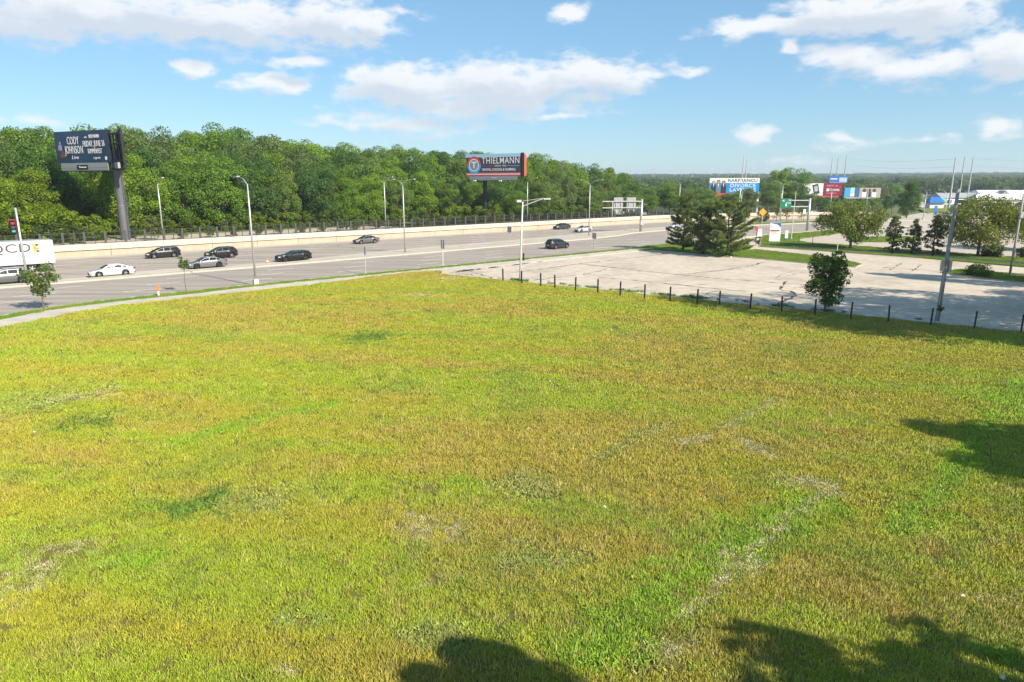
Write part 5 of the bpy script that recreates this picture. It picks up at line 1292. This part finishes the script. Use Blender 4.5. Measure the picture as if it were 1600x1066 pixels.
# lettering on the side facing the lawn (+y side when heading left)
GT = flat('truck_grey', (.085, .085, .09)); GL = flat('truck_grey_light', (.24, .24, .25))
text('QCD', 1.5, GT, t, (bx0 + 2.25, 1.262, 3.03), rot=(R(90), 0, R(180)), align='RIGHT', sx=1.22, off=.02)
text("It's All About You!", .62, GL, t, (bx0 + 2.9, 1.262, 1.62), rot=(R(90), 0, R(180)), align='RIGHT', sx=1.1, shear=.2)
MB().box((bx0 + 1.95, 1.262, 3.25), (.36, .02, .62), ry=.15).box((bx0 + 1.9, 1.262, 2.75), (.36, .02, .62), ry=-.15).build('logo', flat('logo_orange', (.72, .36, .09)), t)
MB().add([(bx0 + 1.8, 1.266, 3.55), (bx0 + 1.3, 1.266, 3.42), (bx0 + 1.75, 1.266, 3.15), (bx0 + 1.3, 1.266, 3.0), (bx0 + 1.72, 1.266, 2.82), (bx0 + 1.3, 1.266, 2.6), (bx0 + 1.78, 1.266, 2.42), (bx0 + 1.72, 1.266, 3.0)], [(0, 1, 2), (7, 3, 4), (4, 5, 6), (0, 2, 7)]).build('logo_spikes', flat('logo_brown', (.12, .06, .03)), t)  # brown printed spikes on the rear side of the orange logo

# ================================================================== FAR BUILDINGS AND CARS
def store(p, w, d, h, rz, label, dorm=0, m='white'):
    t = thing('store_building', label, 'building', (p.x, p.y, -.3), rz, 'far stores')
    MB().box((0, 0, h / 2), (w, d, h)).build('wall', M['offwhite'], t)
    MB().add([(-w / 2 - .6, -d / 2 - .8, h), (w / 2 + .6, -d / 2 - .8, h), (w / 2 + .6, d / 2 + .8, h), (-w / 2 - .6, d / 2 + .8, h), (-w / 2 + 1, 0, h + 2.4), (w / 2 - 1, 0, h + 2.4)], [(0, 1, 5, 4), (1, 2, 5), (2, 3, 4, 5), (3, 0, 4), (3, 2, 1, 0)]).build('roof', M[m], t)
    for i in range(dorm):
        x = -w / 2 + w * (i + .6) / (dorm + .2)
        MB().add([(x - 3, -d / 2 - 1.4, h - .5), (x + 3, -d / 2 - 1.4, h - .5), (x, -d / 2 - 1.4, h + 2.3), (x - 3, -d / 4, h + .8), (x + 3, -d / 4, h + .8), (x, -d / 4, h + 2.3)], [(0, 1, 2), (0, 2, 5, 3), (1, 4, 5, 2), (0, 3, 4, 1)]).build('gable', M['grey'], t)
    for i in range(int(w / 8)):
        x = -w / 2 + 4 + i * 8; MB().box((x, -d / 2 - .03, h * .42), (5.2, .06, h * .55)).build('window', M['glass'], t)
    return t
store(Vector((305, 375, 0)), 110, 18, 4.8, R(-4), 'long white-roofed store building with grey gables at the right', 6)
store(Vector((236, 322, 0)), 44, 9, 3.6, R(-6), 'low pale canopy building in front of the white-roofed store', 0)
store(Vector((182, 300, 0)), 5.5, 5, 2.8, R(-8), 'small pale kiosk with blue roof left of the steel poles', 0, 'blue')
store(Vector((236, 372, 0)), 26, 10, 3.4, R(12), 'low grey-roofed shop beyond the blue-roofed kiosk', 0, 'grey')
store(Vector((268, 330, 0)), 30, 8, 3.2, R(-6), 'low pale shop between the canopy building and the right edge', 0)
t = thing('kiosk', 'small kiosk with teal top and yellow wall among the far lots', 'kiosk', G(1470, 320.5)); MB().box((0, 0, 1.2), (4.0, 2.6, 2.4)).build('wall', flat('kiosk_yellow', (.55, .42, .12)), t); MB().box((0, 0, 3.1), (3.6, 2.4, 1.4), taper=.6).build('roof', M['teal'], t)
t = thing('banner_sign', 'upright blue banner sign on the far lot', 'sign', G(1461, 336)); MB().box((0, 0, 1.6), (1.0, .15, 3.0)).build('panel', M['blue'], t); MB().box((0, 0, .05), (1.3, .5, .14)).build('foot', M['grey'], t)
t = thing('green_bin', 'green container beyond the orange-tinged tree', 'container', G(1557, 319)); MB().box((0, 0, 1.2), (6, 2.4, 2.4)).build('body', M['sgreen'], t); MB().box((0, 0, 2.45), (6.2, 2.6, .12)).build('lid', M['sgreen'], t)
for i, (px, py, c, sp) in enumerate(((1494, 318, (.6, .6, .6), SUV), (1503, 317, (.05, .05, .05), SEDAN), (1512, 314, (.6, .6, .62), SEDAN), (1520, 313, (.55, .55, .55), SUV), (1530, 312.5, (.12, .12, .13), SEDAN), (1538, 313, (.6, .6, .6), SEDAN), (1574, 322, (.5, .5, .5), SUV), (1589, 324, (.03, .03, .04), SEDAN), (1597, 321, (.4, .05, .05), SEDAN))):
    p = G(px, py); p.z = .06
    car(sp, p, R(20 + 40 * (i % 3)), c, '%s tiny parked car from the left on the store lot' % ORD(i), name='parked_car')
tag(MB().box((0, 0, 1.4), (10, 3, 2.2)).add([(-5.2, -1.7, 2.5), (5.2, -1.7, 2.5), (5.2, 1.7, 2.5), (-5.2, 1.7, 2.5), (-5, 0, 3.3), (5, 0, 3.3)], [(0, 1, 5, 4), (1, 2, 5), (2, 3, 4, 5), (3, 0, 4)]).build('shed', M['offwhite'], loc=UN(u_at(985, 131, 1.8), 131, 1.5)), 'pale shed roof showing behind the wall under the gantry signs', 'shed')

# ================================================================== HAZE
hz = MB().box((300, 1300, 34), (7000, 5600, 70.0)).build('haze', None)
hm_ = bpy.data.materials.new('haze_air'); hm_.use_nodes = True; nt = hm_.node_tree; nt.nodes.clear()
pv = nt.nodes.new('ShaderNodeVolumePrincipled'); pv.inputs['Color'].default_value = (.80, .90, 1.0, 1); pv.inputs['Density'].default_value = .00022; pv.inputs['Anisotropy'].default_value = .2
oo = nt.nodes.new('ShaderNodeOutputMaterial'); nt.links.new(pv.outputs[0], oo.inputs['Volume'])
hz.data.materials.append(hm_); tag(hz, kind='stuff', label='thin summer haze over the whole place', cat='haze')
